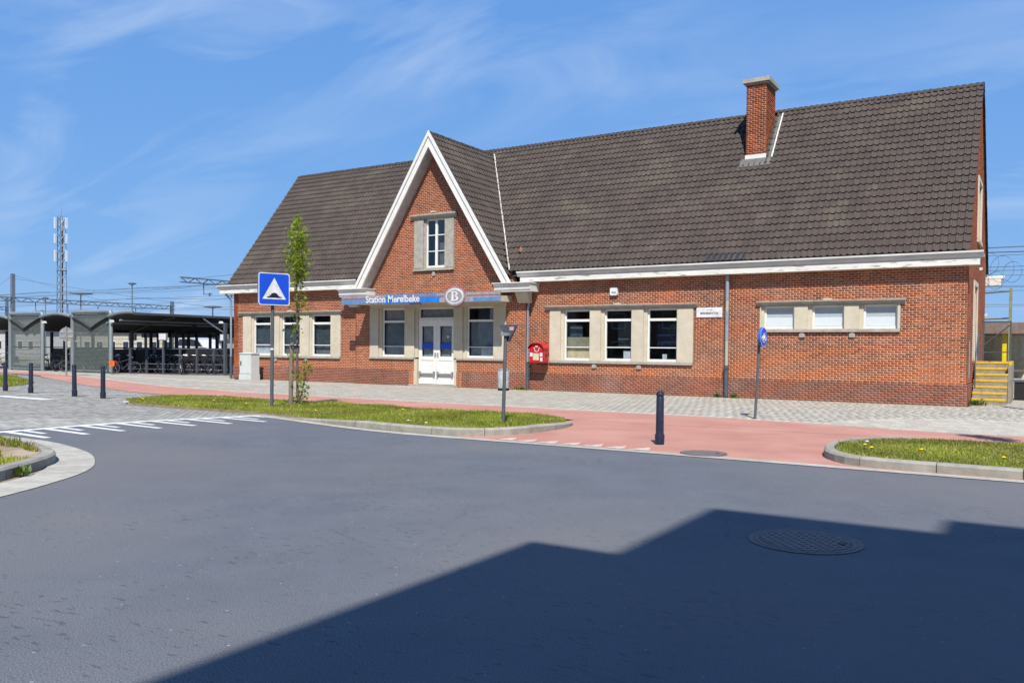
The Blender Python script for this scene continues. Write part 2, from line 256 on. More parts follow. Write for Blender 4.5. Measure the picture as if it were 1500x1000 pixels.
def asphalt_flecks():
    nt = MT['asphalt'].node_tree; N = nt.nodes; b = N['Principled BSDF']; src = b.inputs['Base Color'].links[0].from_socket
    g = N.new('ShaderNodeNewGeometry'); mp = N.new('ShaderNodeMapping'); lk(nt, g.outputs['Position'], mp.inputs[0]); mp.inputs['Rotation'].default_value = (0, 0, R(-32)); mp.inputs['Scale'].default_value = (7, 24, 1)
    n = N.new('ShaderNodeTexNoise'); n.inputs['Scale'].default_value = 1; n.inputs['Detail'].default_value = 3; lk(nt, mp.outputs[0], n.inputs['Vector'])
    n2 = N.new('ShaderNodeTexNoise'); n2.inputs['Scale'].default_value = .7; n2.inputs['Detail'].default_value = 2; lk(nt, g.outputs['Position'], n2.inputs['Vector'])
    ad = N.new('ShaderNodeMath'); ad.operation = 'MULTIPLY_ADD'; lk(nt, n2.outputs[0], ad.inputs[0]); ad.inputs[1].default_value = .25; lk(nt, n.outputs[0], ad.inputs[2])
    r = N.new('ShaderNodeMapRange'); r.inputs[1].default_value = .755; r.inputs[2].default_value = .80; r.inputs[4].default_value = .6; lk(nt, ad.outputs[0], r.inputs[0])
    x = N.new('ShaderNodeMixRGB'); lk(nt, r.outputs[0], x.inputs[0]); lk(nt, src, x.inputs[1]); x.inputs[2].default_value = (.045, .047, .055, 1)
    v = N.new('ShaderNodeTexVoronoi'); v.inputs['Scale'].default_value = 7; lk(nt, g.outputs['Position'], v.inputs['Vector'])     # pale stone chips
    vr = N.new('ShaderNodeMapRange'); vr.inputs[1].default_value = .05; vr.inputs[2].default_value = .075; vr.inputs[3].default_value = .6; vr.inputs[4].default_value = 0; lk(nt, v.outputs['Distance'], vr.inputs[0])
    y = N.new('ShaderNodeMixRGB'); lk(nt, vr.outputs[0], y.inputs[0]); lk(nt, x.outputs[0], y.inputs[1]); y.inputs[2].default_value = (.34, .34, .35, 1)
    nd = N.new('ShaderNodeTexNoise'); nd.inputs['Scale'].default_value = 1.4; nd.inputs['Detail'].default_value = 5; lk(nt, g.outputs['Position'], nd.inputs['Vector'])
    dv = N.new('ShaderNodeMixRGB'); dv.inputs[0].default_value = .35; lk(nt, g.outputs['Position'], dv.inputs[1]); lk(nt, nd.outputs['Color'], dv.inputs[2])
    ck = N.new('ShaderNodeTexVoronoi'); ck.feature = 'DISTANCE_TO_EDGE'; ck.inputs['Scale'].default_value = .42; lk(nt, dv.outputs[0], ck.inputs['Vector'])     # hairline cracks
    cr_ = N.new('ShaderNodeMapRange'); cr_.inputs[1].default_value = .001; cr_.inputs[2].default_value = .006; cr_.inputs[3].default_value = .28; cr_.inputs[4].default_value = 0; lk(nt, ck.outputs['Distance'], cr_.inputs[0])
    cm = N.new('ShaderNodeMapRange'); cm.inputs[1].default_value = .5; cm.inputs[2].default_value = .6; lk(nt, n2.outputs[0], cm.inputs[0]); cp = N.new('ShaderNodeMath'); cp.operation = 'MULTIPLY'; lk(nt, cr_.outputs[0], cp.inputs[0]); lk(nt, cm.outputs[0], cp.inputs[1])
    y2 = N.new('ShaderNodeMixRGB'); lk(nt, cp.outputs[0], y2.inputs[0]); lk(nt, y.outputs[0], y2.inputs[1]); y2.inputs[2].default_value = (.04, .042, .05, 1); y = y2
    wv = N.new('ShaderNodeTexNoise'); wv.inputs['Scale'].default_value = .16; wv.inputs['Detail'].default_value = 3; lk(nt, g.outputs['Position'], wv.inputs['Vector'])     # brownish worn areas
    wr = N.new('ShaderNodeMapRange'); wr.inputs[1].default_value = .48; wr.inputs[2].default_value = .66; wr.inputs[4].default_value = .5; lk(nt, wv.outputs[0], wr.inputs[0])
    z = N.new('ShaderNodeMixRGB'); lk(nt, wr.outputs[0], z.inputs[0]); lk(nt, y.outputs[0], z.inputs[1]); z.inputs[2].default_value = (.128, .120, .124, 1); lk(nt, z.outputs[0], b.inputs['Base Color'])
asphalt_flecks()

# ---------------------------------------------------------------- mesh helpers
class MB:
    def __init__(s): s.v = []; s.f = []; s.m = []
    def face(s, pts, m=0):
        i = len(s.v); s.v += [tuple(p) for p in pts]; s.f.append(tuple(range(i, i + len(pts)))); s.m.append(m); return s
    def box(s, x0, x1, y0, y1, z0, z1, m=0):
        i = len(s.v)
        s.v += [(x0, y0, z0), (x1, y0, z0), (x1, y1, z0), (x0, y1, z0), (x0, y0, z1), (x1, y0, z1), (x1, y1, z1), (x0, y1, z1)]
        for q in ((0, 3, 2, 1), (4, 5, 6, 7), (0, 1, 5, 4), (1, 2, 6, 5), (2, 3, 7, 6), (3, 0, 4, 7)): s.f.append(tuple(i + k for k in q)); s.m.append(m)
        return s
    def prism(s, poly, a, b, axis='z', m=0):
        def P(p, t):
            return {'x': (t, p[0], p[1]), 'y': (p[0], t, p[1]), 'z': (p[0], p[1], t)}[axis]
        n = len(poly); i = len(s.v)
        s.v += [P(p, a) for p in poly] + [P(p, b) for p in poly]
        s.f.append(tuple(range(i, i + n))); s.m.append(m); s.f.append(tuple(range(i + 2 * n - 1, i + n - 1, -1))); s.m.append(m)
        for k in range(n): s.f.append((i + k, i + (k + 1) % n, i + n + (k + 1) % n, i + n + k)); s.m.append(m)
        return s
    def tube(s, path, r, n=8, m=0, cap=True):
        path = [Vector(p) for p in path]; rs = r if isinstance(r, (list, tuple)) else [r] * len(path)
        i0 = len(s.v); prev = None
        for k, p in enumerate(path):
            d = (path[min(k + 1, len(path) - 1)] - path[max(k - 1, 0)]).normalized()
            if prev is None:
                a = d.cross(Vector((0, 0, 1)))
                if a.length < .05: a = d.cross(Vector((1, 0, 0)))
            else: a = prev - d * prev.dot(d)
            a.normalize(); prev = a; b = d.cross(a)
            for j in range(n):
                t = 2 * math.pi * j / n; s.v.append(tuple(p + (a * math.cos(t) + b * math.sin(t)) * rs[k]))
        for k in range(len(path) - 1):
            for j in range(n):
                s.f.append((i0 + k * n + j, i0 + k * n + (j + 1) % n, i0 + (k + 1) * n + (j + 1) % n, i0 + (k + 1) * n + j)); s.m.append(m)
        if cap:
            s.f.append(tuple(i0 + j for j in range(n - 1, -1, -1))); s.m.append(m)
            e = i0 + (len(path) - 1) * n; s.f.append(tuple(e + j for j in range(n))); s.m.append(m)
        return s
    def lathe(s, prof, c=(0, 0, 0), n=20, m=0, axis='z'):
        i0 = len(s.v)
        for r, z in prof:
            for j in range(n):
                t = 2 * math.pi * j / n; x, y = r * math.cos(t), r * math.sin(t)
                q = (x, y, z) if axis == 'z' else ((x, z, y) if axis == 'y' else (z, x, y))
                s.v.append((q[0] + c[0], q[1] + c[1], q[2] + c[2]))
        for k in range(len(prof) - 1):
            for j in range(n): s.f.append((i0 + k * n + j, i0 + k * n + (j + 1) % n, i0 + (k + 1) * n + (j + 1) % n, i0 + (k + 1) * n + j)); s.m.append(m)
        s.f.append(tuple(i0 + j for j in range(n - 1, -1, -1))); s.m.append(m)
        e = i0 + (len(prof) - 1) * n; s.f.append(tuple(e + j for j in range(n))); s.m.append(m)
        return s
    def build(s, name, mats, parent=None, smooth=False, origin=(0, 0, 0), fix=True, local=False):
        if parent is not None and not local: origin = parent.get('o_', origin)
        me = bpy.data.meshes.new(name); ox = Vector(origin)
        me.from_pydata([(p[0] - ox[0], p[1] - ox[1], p[2] - ox[2]) for p in s.v] if tuple(origin) != (0, 0, 0) else s.v, [], s.f)
        mats = mats if isinstance(mats, (list, tuple)) else [mats]
        for m in mats: me.materials.append(MT[m])
        if len(mats) > 1: me.polygons.foreach_set('material_index', s.m)
        if fix and len(s.f) < 60000:
            bm = bmesh.new(); bm.from_mesh(me); bmesh.ops.recalc_face_normals(bm, faces=bm.faces); bm.to_mesh(me); bm.free()
        if smooth: smooth_angle(me)
        o = bpy.data.objects.new(name, me); COL.objects.link(o)
        if parent is not None:
            o.parent = parent
            if not local: ORIG[o.name] = origin
        else: o.location = origin
        o['o_'] = tuple(origin)
        return o
ORIG = {}
def smooth_angle(me, ang=40):
    me.polygons.foreach_set('use_smooth', [True] * len(me.polygons))
    bm = bmesh.new(); bm.from_mesh(me)
    for e in bm.edges:
        if len(e.link_faces) == 2 and e.calc_face_angle(0) > R(ang): e.smooth = False
    bm.to_mesh(me); bm.free()
def tag(o, label, cat, group=None, kind=None):
    o['label'] = label; o['category'] = cat
    if group: o['group'] = group
    if kind: o['kind'] = kind
    return o
def thing(name, loc, label, cat, group=None, rz=0):
    o = bpy.data.objects.new(name, None); COL.objects.link(o); o.location = loc; o.rotation_euler = (0, 0, rz); o.empty_display_size = .2
    o['o_'] = tuple(loc); return tag(o, label, cat, group)
def struct(o): o['kind'] = 'structure'; return o
def obj(name, me, parent=None, loc=(0, 0, 0), rot=(0, 0, 0), scale=(1, 1, 1)):
    o = bpy.data.objects.new(name, me); COL.objects.link(o); o.parent = parent; o.location = loc; o.rotation_euler = rot; o.scale = scale; return o
def copy_tree(o, parent=None):
    kids = [c for c in KIDS.get(o.name, [])]
    c = o.copy(); COL.objects.link(c); c.parent = parent
    for k in o.children: copy_tree(k, c)
    return c
KIDS = {}
def numpy_mesh(name, V, Fq, mat_names, parent=None, mi=None, origin=(0, 0, 0), smooth=False):
    """V (n,3) verts, Fq (m,k) faces of equal size"""
    me = bpy.data.meshes.new(name); n = len(V); mq, k = Fq.shape
    V = np.asarray(V, dtype=np.float32) - np.array(origin, dtype=np.float32)
    me.vertices.add(n); me.vertices.foreach_set('co', V.ravel())
    me.loops.add(mq * k); me.loops.foreach_set('vertex_index', Fq.astype(np.int32).ravel())
    me.polygons.add(mq); me.polygons.foreach_set('loop_start', np.arange(0, mq * k, k, dtype=np.int32)); me.polygons.foreach_set('loop_total', np.full(mq, k, dtype=np.int32))
    if smooth: me.polygons.foreach_set('use_smooth', np.ones(mq, dtype=bool))
    for m in (mat_names if isinstance(mat_names, (list, tuple)) else [mat_names]): me.materials.append(MT[m])
    if mi is not None: me.polygons.foreach_set('material_index', np.asarray(mi, dtype=np.int32))
    me.update(); me.validate()
    o = bpy.data.objects.new(name, me); COL.objects.link(o); o['o_'] = tuple(origin)
    if parent is not None: o.parent = parent
    else: o.location = origin
    return o
def text_obj(name, body, size, matname, parent, matrix, sx=1., offset=0., extrude=.004, align='LEFT'):
    cu = bpy.data.curves.new(name, 'FONT'); cu.body = body; cu.size = size; cu.extrude = extrude; cu.offset = offset; cu.align_x = align; cu.resolution_u = 3
    t = bpy.data.objects.new(name + '_tmp', cu); COL.objects.link(t)
    bpy.context.view_layer.update(); dg = bpy.context.evaluated_depsgraph_get()
    me = bpy.data.meshes.new_from_object(t.evaluated_get(dg)); bpy.data.objects.remove(t); bpy.data.curves.remove(cu)
    me.transform(Matrix.Diagonal((sx, 1, 1, 1))); me.transform(matrix); me.materials.clear(); me.materials.append(MT[matname]); me.name = name
    o = bpy.data.objects.new(name, me); COL.objects.link(o); o.parent = parent
    return o
# text lying in the XZ plane, read from -Y
FACE_S = Matrix(((1, 0, 0, 0), (0, 0, -1, 0), (0, 1, 0, 0), (0, 0, 0, 1)))
# ================================================================ ground
def smooth_poly(pts, n=6):
    """Catmull-Rom through open list"""
    out = []; P = [Vector(p) for p in pts]
    for i in range(len(P) - 1):
        a, b, c, d = P[max(i - 1, 0)], P[i], P[i + 1], P[min(i + 2, len(P) - 1)]
        for k in range(n):
            t = k / n; out.append(.5 * ((2 * b) + (c - a) * t + (2 * a - 5 * b + 4 * c - d) * t * t + (3 * b - a - 3 * c + d) * t ** 3))
    out.append(P[-1]); return [tuple(p) for p in out]
def sheet(name, poly, z, matname, th=.0):
    b = MB(); b.face([(x, y, z) for x, y in poly]); me = b.build(name, matname)
    bm = bmesh.new(); bm.from_mesh(me.data); bmesh.ops.triangulate(bm, faces=bm.faces); bm.normal_update()
    if sum(f.normal.z for f in bm.faces) < 0: bmesh.ops.reverse_faces(bm, faces=bm.faces)
    bm.to_mesh(me.data); bm.free(); return struct(me)

sheet('ground', [(-2500, -2500), (2500, -2500), (2500, 2500), (-2500, 2500)], -.03, 'ground')
# left island outline (strip outer edge), junction corner
STRIP = smooth_poly([(14.5, -20.9), (18.77, -20.9), (20.37, -20.93), (22.12, -21.37), (23.3, -21.98), (24.0, -22.55), (24.55, -23.3), (25.05, -24.2), (25.6, -25.6), (26.2, -28), (26.8, -34)])
ROADE = smooth_poly([(60, -16.75), (40, -16.62), (34, -16.56), (30, -16.5), (27, -16.5), (24.8, -16.52), (23.4, -16.42), (22.2, -16.18), (20.6, -15.75), (19.2, -15.35), (18.75, -15.05)], 4)
road_poly = [(60, -60), (60, -16.75)] + ROADE[1:] + [(18.3, -17.5), (17.65, -20.6), (17.4, -20.9)] + STRIP[6:] + [(26.8, -60)]
sheet('road', road_poly, 0, 'asphalt')
# block-paved plateau west of the marking, and the strip of setts in front of the cycle path
sheet('paved_plateau', [(-40, -21.2), (17.5, -21.2), (17.65, -20.6), (18.3, -17.5), (18.75, -15.05), (18.2, -14.4), (12.6, -11.4), (-.4, -7.6), (-14, -3.6), (-40, -4.6)], -.004, 'blockjoint')
sheet('side_verge', [(-40, -60), (26.8, -60), (26.8, -34)] + STRIP[::-1][1:] + [(14.5, -21.2), (-40, -21.2)], -.012, 'soil')
sheet('yard', [(-60, -4.5), (-14, -3.2), (-4, -1.2), (0, 9.2), (60, 9.2), (60, 11), (-60, 11)], -.016, 'joint')
# pavement bed in front of the station, and cycle path
PATH_UP = [(60, -10.6), (44, -10.2), (34, -9.8), (32, -9.7), (28.6, -9.0), (24.3, -8.9), (18.2, -8.8), (10.84, -8.5), (6.8, -7.9), (2.74, -6.9), (-3, -5.0), (-10.67, -2.6), (-18, -1.9), (-40, -1.9)]
PATH_LO = [(60, -11.5), (34, -11.5), (30, -11.5), (26, -11.6), (19, -11.5), (12.6, -11.4), (8.2, -10.9), (3.6, -9.5), (-.9, -7.9), (-7, -5.6), (-14, -3.6), (-40, -3.6)]
sheet('pavement', PATH_UP + [(-40, 1.2), (-.2, 1.2), (0, .02), (32.4, .02), (33, 11), (60, 11)], .0, 'joint')
U = smooth_poly(PATH_UP, 4); Lw = smooth_poly(PATH_LO, 4)
sheet('cycle_path', U + Lw[::-1], .006, 'red')
sheet('cycle_crossing', [(25.2, -16.33), (40, -16.43), (40, -11.3), (25.2, -11.3)], .003, 'red')
# concrete gutter bands
def band(name, line, w0, w1, z, matname):
    L = [Vector((*p, 0)) for p in line]; a = []; b = []
    for i, p in enumerate(L):
        d = (L[min(i + 1, len(L) - 1)] - L[max(i - 1, 0)]).normalized(); n = Vector((-d.y, d.x, 0))
        a.append(p + n * w0); b.append(p + n * w1)
    m = MB()
    for i in range(len(L) - 1): m.face([(a[i].x, a[i].y, z), (a[i + 1].x, a[i + 1].y, z), (b[i + 1].x, b[i + 1].y, z), (b[i].x, b[i].y, z)])
    return m.build(name, matname)
struct(band('gutter_band', ROADE, -.0, -.24, .008, 'concrete'))
struct(band('gutter_band', STRIP, -.0, -.55, .008, 'concrete'))

# ---- pavers: the nearest ones one by one, the rest as one mass
def pavers(parent, px, py, region, z, matname, mass_name, piece_name, near, h=.006, gap=.006, nmax=300, bond=.5, jitter=.0012):
    xs0, xs1, ys0, ys1, inside = region
    cells = []
    r = 0; y = ys0
    while y < ys1:
        x = xs0 + (px * bond if r % 2 else 0) + (random.uniform(-.04, .04) if py > .2 else 0)
        while x < xs1:
            if inside(x + px / 2, y + py / 2): cells.append((x, y))
            x += px
        y += py; r += 1
    C = np.array(cells); d = np.hypot(C[:, 0] + px / 2 - near[0], C[:, 1] + py / 2 - near[1]); o = np.argsort(d); C = C[o]
    b = MB(); b.box(gap / 2, px - gap / 2, gap / 2, py - gap / 2, -.03, h)
    me = b.build('tmp', matname); mesh = me.data; mesh.name = piece_name; bpy.data.objects.remove(me)
    for x, y in C[:nmax]: obj(piece_name, mesh, parent, (x, y, z + random.uniform(-jitter, jitter)), (random.gauss(0, .002), random.gauss(0, .002), 0))
    rest = C[nmax:]; n = len(rest)
    bx = np.array([(gap / 2, gap / 2), (px - gap / 2, gap / 2), (px - gap / 2, py - gap / 2), (gap / 2, py - gap / 2)])
    top = np.zeros((n, 8, 3), np.float32)
    top[:, :4, :2] = rest[:, None, :] + bx; top[:, 4:, :2] = top[:, :4, :2]
    zt = z + h + np.random.uniform(-jitter, jitter, (n, 4)); top[:, :4, 2] = zt; top[:, 4:, 2] = z - .02
    F = np.array([(0, 1, 2, 3), (4, 5, 1, 0), (5, 6, 2, 1), (6, 7, 3, 2), (7, 4, 0, 3)])
    FF = (np.arange(n) * 8)[:, None, None] + F[None]
    s = numpy_mesh(mass_name, top.reshape(-1, 3), FF.reshape(-1, 4), matname, parent); s['kind'] = 'stuff'
    return s
def interp(line, x):
    L = sorted(line); xs = [p[0] for p in L]; ys = [p[1] for p in L]
    return np.interp(x, xs, ys)
upx = sorted(U)
pavement = bpy.data.objects['pavement']
pavers(pavement, .22, .33, (-24, 40, -10.6, 1.0, lambda x, y: y > np.interp(x, [p[0] for p in upx], [p[1] for p in upx]) + .17 and not (-.25 < x < 32.6 and y > -.22) and not (x < -4 and y > 1.0) and not (x > 32.2 and y > .9)), .0, 'paver', 'paver_field', 'paver', (33.6, -9))
lox = sorted(Lw)
def in_plateau(x, y):
    xe = np.interp(y, [-20.9, -20.6, -17.5, -15.05], [17.4, 17.65, 18.3, 18.75]) - .1
    if y > -15.0: xe = np.interp(y, [-15, -11.5], [12.9, 11.6])
    return x < xe and y < np.interp(x, [p[0] for p in lox], [p[1] for p in lox]) - .1 and not (x < 1.0 and y > -12.0 and x + (y + 12) * 1.6 < 1.6)
pavers(bpy.data.objects['paved_plateau'], .21, .105, (-6, 19, -21.1, -9, in_plateau), -.004, 'block', 'paver_field', 'block_paver', (18, -20), nmax=300, h=.007)

# ---- painted markings
def marking(name, polys, z=.012, matname='paint'):
    m = MB()
    for p in polys: m.face([(x, y, z) for x, y in p])
    o = m.build(name, matname); return struct(o)
def saw():
    xe = lambda y: np.interp(y, [-20.6, -19, -17.5, -15.05], [18.02, 17.92, 18.05, 18.72]); pol = []
    ys = np.linspace(-20.75, -15.1, 14)
    for a, b in zip(ys[:-1], ys[1:]): pol.append([(xe(a), a), (xe(a) + .26, a), (xe(b) + .26, b), (xe(b), b)])
    marking('road_marking', pol, .004)
    pol = []; 
    for k in range(8):
        y = -20.5 + k * .74; x = xe(y) + .26
        pol.append([(x, y - .07), (x + 1.5, y - .19), (x + 1.5, y - .05), (x, y + .09)])
        y += .30; x = xe(y) + .26
        if k < 7: pol.append([(x, y - .05), (x + .78, y - .12), (x + .78, y + .0), (x, y + .08)])
    for p in pol: marking('road_marking', [p], .0045)
saw()
for k in range(7):
    x = 26.05 + k * .425
    marking('yield_marking', [[(x, -16.22), (x + .36, -16.22), (x + .2, -15.78)]], .010, 'wornpaint')
def line_strip(a, b, w, z=.0125):
    a = Vector((*a, 0)); b = Vector((*b, 0)); d = (b - a).normalized(); n = Vector((-d.y, d.x, 0)) * w / 2
    marking('pavement_line', [[(p.x, p.y) for p in (a + n, a - n, b - n, b + n)]], z)
line_strip((-9.5, -1.75), (7.2, -3.95), .24); line_strip((7.05, -4.0), (8.15, -.6), .24); line_strip((4.6, -6.9), (7.2, -4.2), .22)
line_strip((6.9, -14.9), (9.9, -14.95), .42); line_strip((4.5, -15.9), (7.6, -15.9), .42); line_strip((6.5, -14.05), (7.6, -12.75), .20); line_strip((7.6, -12.75), (9.2, -11.75), .16)

# ---- kerbs
def kerb_line(name, pts, width, hfun, z0=-.05, step=1.0):
    """kerb stones following an open line; the stones sit to the left of the direction of travel"""
    L = [Vector((*p, 0)) for p in pts]; seg = [0]
    for i in range(len(L) - 1): seg.append(seg[-1] + (L[i + 1] - L[i]).length)
    def at(t):
        for i in range(len(L) - 1):
            if t <= seg[i + 1] or i == len(L) - 2:
                k = (t - seg[i]) / max(seg[i + 1] - seg[i], 1e-6); d = (L[i + 1] - L[i]).normalized(); return L[i].lerp(L[i + 1], k), Vector((-d.y, d.x, 0))
    par = bpy.data.objects.new(name, None); COL.objects.link(par); struct(par); par.location = (*pts[0], 0); par['o_'] = (*pts[0], 0)
    n = max(1, round(seg[-1] / step)); st = seg[-1] / n
    for k in range(n):
        ts = np.linspace(k * st + .006, (k + 1) * st - .006, 5); m = MB(); ring = []
        for t in ts:
            p, nn = at(t); h = hfun(t / seg[-1]); b = min(.03, h * .3)
            ring.append([p + Vector((0, 0, z0)), p + Vector((0, 0, h - b)), p + nn * b + Vector((0, 0, h)), p + nn * width + Vector((0, 0, h)), p + nn * width + Vector((0, 0, z0))])
        for a, b in zip(ring[:-1], ring[1:]):
            for j in range(5): m.face([a[j], b[j], b[(j + 1) % 5], a[(j + 1) % 5]])
        m.face(ring[0]); m.face(ring[-1][::-1])
        bm_o = m.build('kerb_stone', 'kerb', par)
        bm = bmesh.new(); bm.from_mesh(bm_o.data); bmesh.ops.remove_doubles(bm, verts=bm.verts, dist=1e-4); bmesh.ops.recalc_face_normals(bm, faces=bm.faces); bm.to_mesh(bm_o.data); bm.free()
    return par
KH = .13
mid_front = smooth_poly([(18.6, -15.0), (20.4, -15.45), (22.16, -15.92), (23.4, -16.14), (24.6, -16.22), (25.35, -16.05), (25.85, -15.5), (26.05, -14.6), (26.02, -13.6), (25.85, -12.9)], 5)
kerb_line('kerb_middle', mid_front, .15, lambda t: .015 + KH * min(1, max(0, (t - .12) / .3)) * (1 - .5 * max(0, (t - .85) / .15)))
right_k = smooth_poly([(42, -12.6), (38, -12.5), (34, -12.35), (32.7, -12.45), (31.95, -12.8), (31.5, -13.4), (31.3, -14.2), (31.4, -15.2), (31.75, -15.9), (32.3, -16.18), (33.2, -16.24), (36, -16.28), (42, -16.36)], 5)
kerb_line('kerb_right', right_k, .15, lambda t: .135 if t > .4 else .09)
left_k = smooth_poly([(14.5, -21.45), (18.77, -21.38), (20.2, -21.42), (21.9, -21.85), (22.75, -22.2), (23.25, -22.65), (23.75, -23.35), (24.35, -24.3), (24.95, -25.7), (25.5, -28), (26.0, -34)], 5)[::-1]
kerb_line('kerb_left', left_k, .17, lambda t: .14 * min(1, max(.12, (1 - t) / .35)))
wk = smooth_poly([(1.6, -11.9), (.3, -10.4), (-.8, -9.3)], 4)

# ---- soil beds and grass
def inset_left(pts, w):
    L = [Vector((*p, 0)) for p in pts]; o = []
    for i, p in enumerate(L):
        d = (L[min(i + 1, len(L) - 1)] - L[max(i - 1, 0)]).normalized(); o.append((p.x - d.y * w, p.y + d.x * w))
    return o
MID_BED = inset_left(mid_front, .14) + [(25.3, -12.3), (24.3, -11.95), (19.8, -11.75), (14, -11.75), (12.3, -11.9), (11.6, -12.6), (12.4, -14.2), (13.2, -14.75), (16, -14.85)]
RIGHT_BED = inset_left(right_k, .14)
LEFT_BED = [(14.5, -34), (14.5, -21.62)] + inset_left(left_k, .16)[::-1]
WEST_BED = [(-12, -5.9), (-8, -6.5), (-3, -8.5), (-.9, -9.4), (.3, -10.5), (1.4, -11.9), (-4, -12), (-12, -12)]
def bed(name, poly, z, matname):
    o = sheet(name, poly, z, matname); m = MB(); P = poly + poly[:1]
    for a, b in zip(P[:-1], P[1:]): m.face([(*a, z), (*b, z), (*b, -.02), (*a, -.02)])
    e = m.build('bed_edge', matname, fix=False); e.parent = o; return o
bed('grass_bed_middle', MID_BED, .06, 'soil'); bed('grass_bed_right', RIGHT_BED, .09, 'soil'); bed('grass_bed_left', LEFT_BED, .085, 'drysoil'); bed('grass_bed_west', WEST_BED, .02, 'soil')
def in_poly(P, X, Y):
    P = np.array(P); ins = np.zeros(len(X), bool); j = len(P) - 1
    for i in range(len(P)):
        xi, yi = P[i]; xj, yj = P[j]
        c = ((yi > Y) != (yj > Y)) & (X < (xj - xi) * (Y - yi) / (yj - yi + 1e-12) + xi); ins ^= c; j = i
    return ins
def patch_noise(X, Y, s, seed):
    rs = np.random.RandomState(seed); v = np.zeros(len(X))
    for k in range(6):
        a = rs.uniform(0, 6.28); f = s * rs.uniform(.5, 1.9); p = rs.uniform(0, 6.28); v += np.sin((X * math.cos(a) + Y * math.sin(a)) * f + p)
    return v / 6
def grass(name, poly, z, n, hmin, hmax, label, dens=None, matname='grass', dry=.12, lean=.5, width=.009):
    P = np.array(poly); lo = P.min(0); hi = P.max(0)
    X = np.random.uniform(lo[0], hi[0], n); Y = np.random.uniform(lo[1], hi[1], n); k = in_poly(poly, X, Y)
    if dens is not None: k &= np.random.rand(n) < dens(X, Y)
    X = X[k]; Y = Y[k]; n = len(X)
    pn = patch_noise(X, Y, 2.2, 3)
    H = np.random.uniform(hmin, hmax, n) * (1 + .6 * pn) * np.random.choice([1, 1, 1, 1.45], n); A = np.random.uniform(0, 6.283, n); Wd = width * np.random.uniform(.7, 1.5, n)
    ca, sa = np.cos(A), np.sin(A); B = np.random.uniform(0, 6.283, n); ln = H * np.random.uniform(.1, lean, n)
    V = np.zeros((n, 5, 3), np.float32)
    V[:, 0] = np.c_[X - ca * Wd, Y - sa * Wd, np.full(n, z)]; V[:, 1] = np.c_[X + ca * Wd, Y + sa * Wd, np.full(n, z)]
    mx, my = X + np.cos(B) * ln * .4, Y + np.sin(B) * ln * .4
    V[:, 2] = np.c_[mx + ca * Wd * .8, my + sa * Wd * .8, z + H * .6]; V[:, 3] = np.c_[mx - ca * Wd * .8, my - sa * Wd * .8, z + H * .6]
    V[:, 4] = np.c_[X + np.cos(B) * ln, Y + np.sin(B) * ln, z + H]
    base = np.arange(n) * 5
    T = np.concatenate([base[:, None] + np.array([0, 1, 2]), base[:, None] + np.array([0, 2, 3]), base[:, None] + np.array([3, 2, 4])])
    isdry = (np.random.rand(n) < dry + .25 * np.clip(-pn, 0, 1)).astype(int); mi = np.concatenate([isdry] * 3)
    o = numpy_mesh(name, V.reshape(-1, 3), T, [matname, 'drygrass'], None, mi)
    return tag(o, label, 'grass', kind='stuff')
grass('grass', MID_BED, .06, 190000, .03, .07, 'rough green grass on the long verge around the thin tree', dens=lambda X, Y: .55 + .45 * (patch_noise(X, Y, 3, 1) > -.25), dry=.10)
grass('grass', RIGHT_BED, .09, 190000, .025, .06, 'rough green grass on the kerbed island before the yellow steps', dens=lambda X, Y: (X < 37) * (.5 + .5 * (patch_noise(X, Y, 3, 2) > -.3)) * np.clip((X - 31.55) / .5, .15, 1), dry=.16)
grass('grass', LEFT_BED, .085, 220000, .03, .08, 'patchy short grass on the bare corner of the verge', dens=lambda X, Y: (Y > -27) * np.clip((X < 20.2) * .9 + (patch_noise(X, Y, 4.5, 5) > .18) * .6 * (X < 24.2), 0, 1), dry=.25)
grass('grass', WEST_BED, .02, 40000, .05, .12, 'grass patch beside the dark bollards at the cycle path', dens=lambda X, Y: (X > -12) * .9, dry=.06)
# ================================================================ station building
LX, DEP, ZE, ZR = 32.283, 8.814, 4.62, 10.72
YM = DEP / 2; YE = -.32; AL = math.atan2(ZR - ZE, YM - YE); SL = math.hypot(ZR - ZE, YM - YE)
GC, GZ, GS = 12.6, 10.42, 1.57            # centre, apex and slope of the entrance gable
station = thing('station_building', (16, 0, 0), 'long brick station house with steep brown tiled roof and a pointed entrance gable', 'building')
CH, BL = .072, .2
OPEN = [(.66, 7.16, 1.08, 3.16), (18.0, 23.8, 1.08, 3.16), (26.13, 30.47, 2.235, 3.16)]
def subtract(iv, cuts):
    for a, b in cuts:
        o = []
        for p, q in iv:
            if b <= p or a >= q: o.append((p, q)); continue
            if a > p: o.append((p, a))
            if b < q: o.append((b, q))
        iv = o
    return iv
def lay(zs, ivf, off=0.):
    """bricks of a wall: list of (s0,s1,z0,z1,full); and backing strips"""
    br, bk = [], []
    for k in range(int(round((zs[1] - zs[0]) / CH))):
        z0 = zs[0] + k * CH; z1 = z0 + CH
        for a, b in ivf(z0, z1):
            if b - a < .01: continue
            bk.append((a, b, z0, z1)); x = math.floor((a - off) / BL) * BL + off - (BL / 2 if k % 2 else 0)
            while x < b:
                p, q = max(x, a), min(x + BL, b)
                if q - p > .02: br.append((p + .0085, q - .0085, z0 + .0085, z1 - .0085, abs(q - p - BL) < 1e-6))
                x += BL
    return br, bk
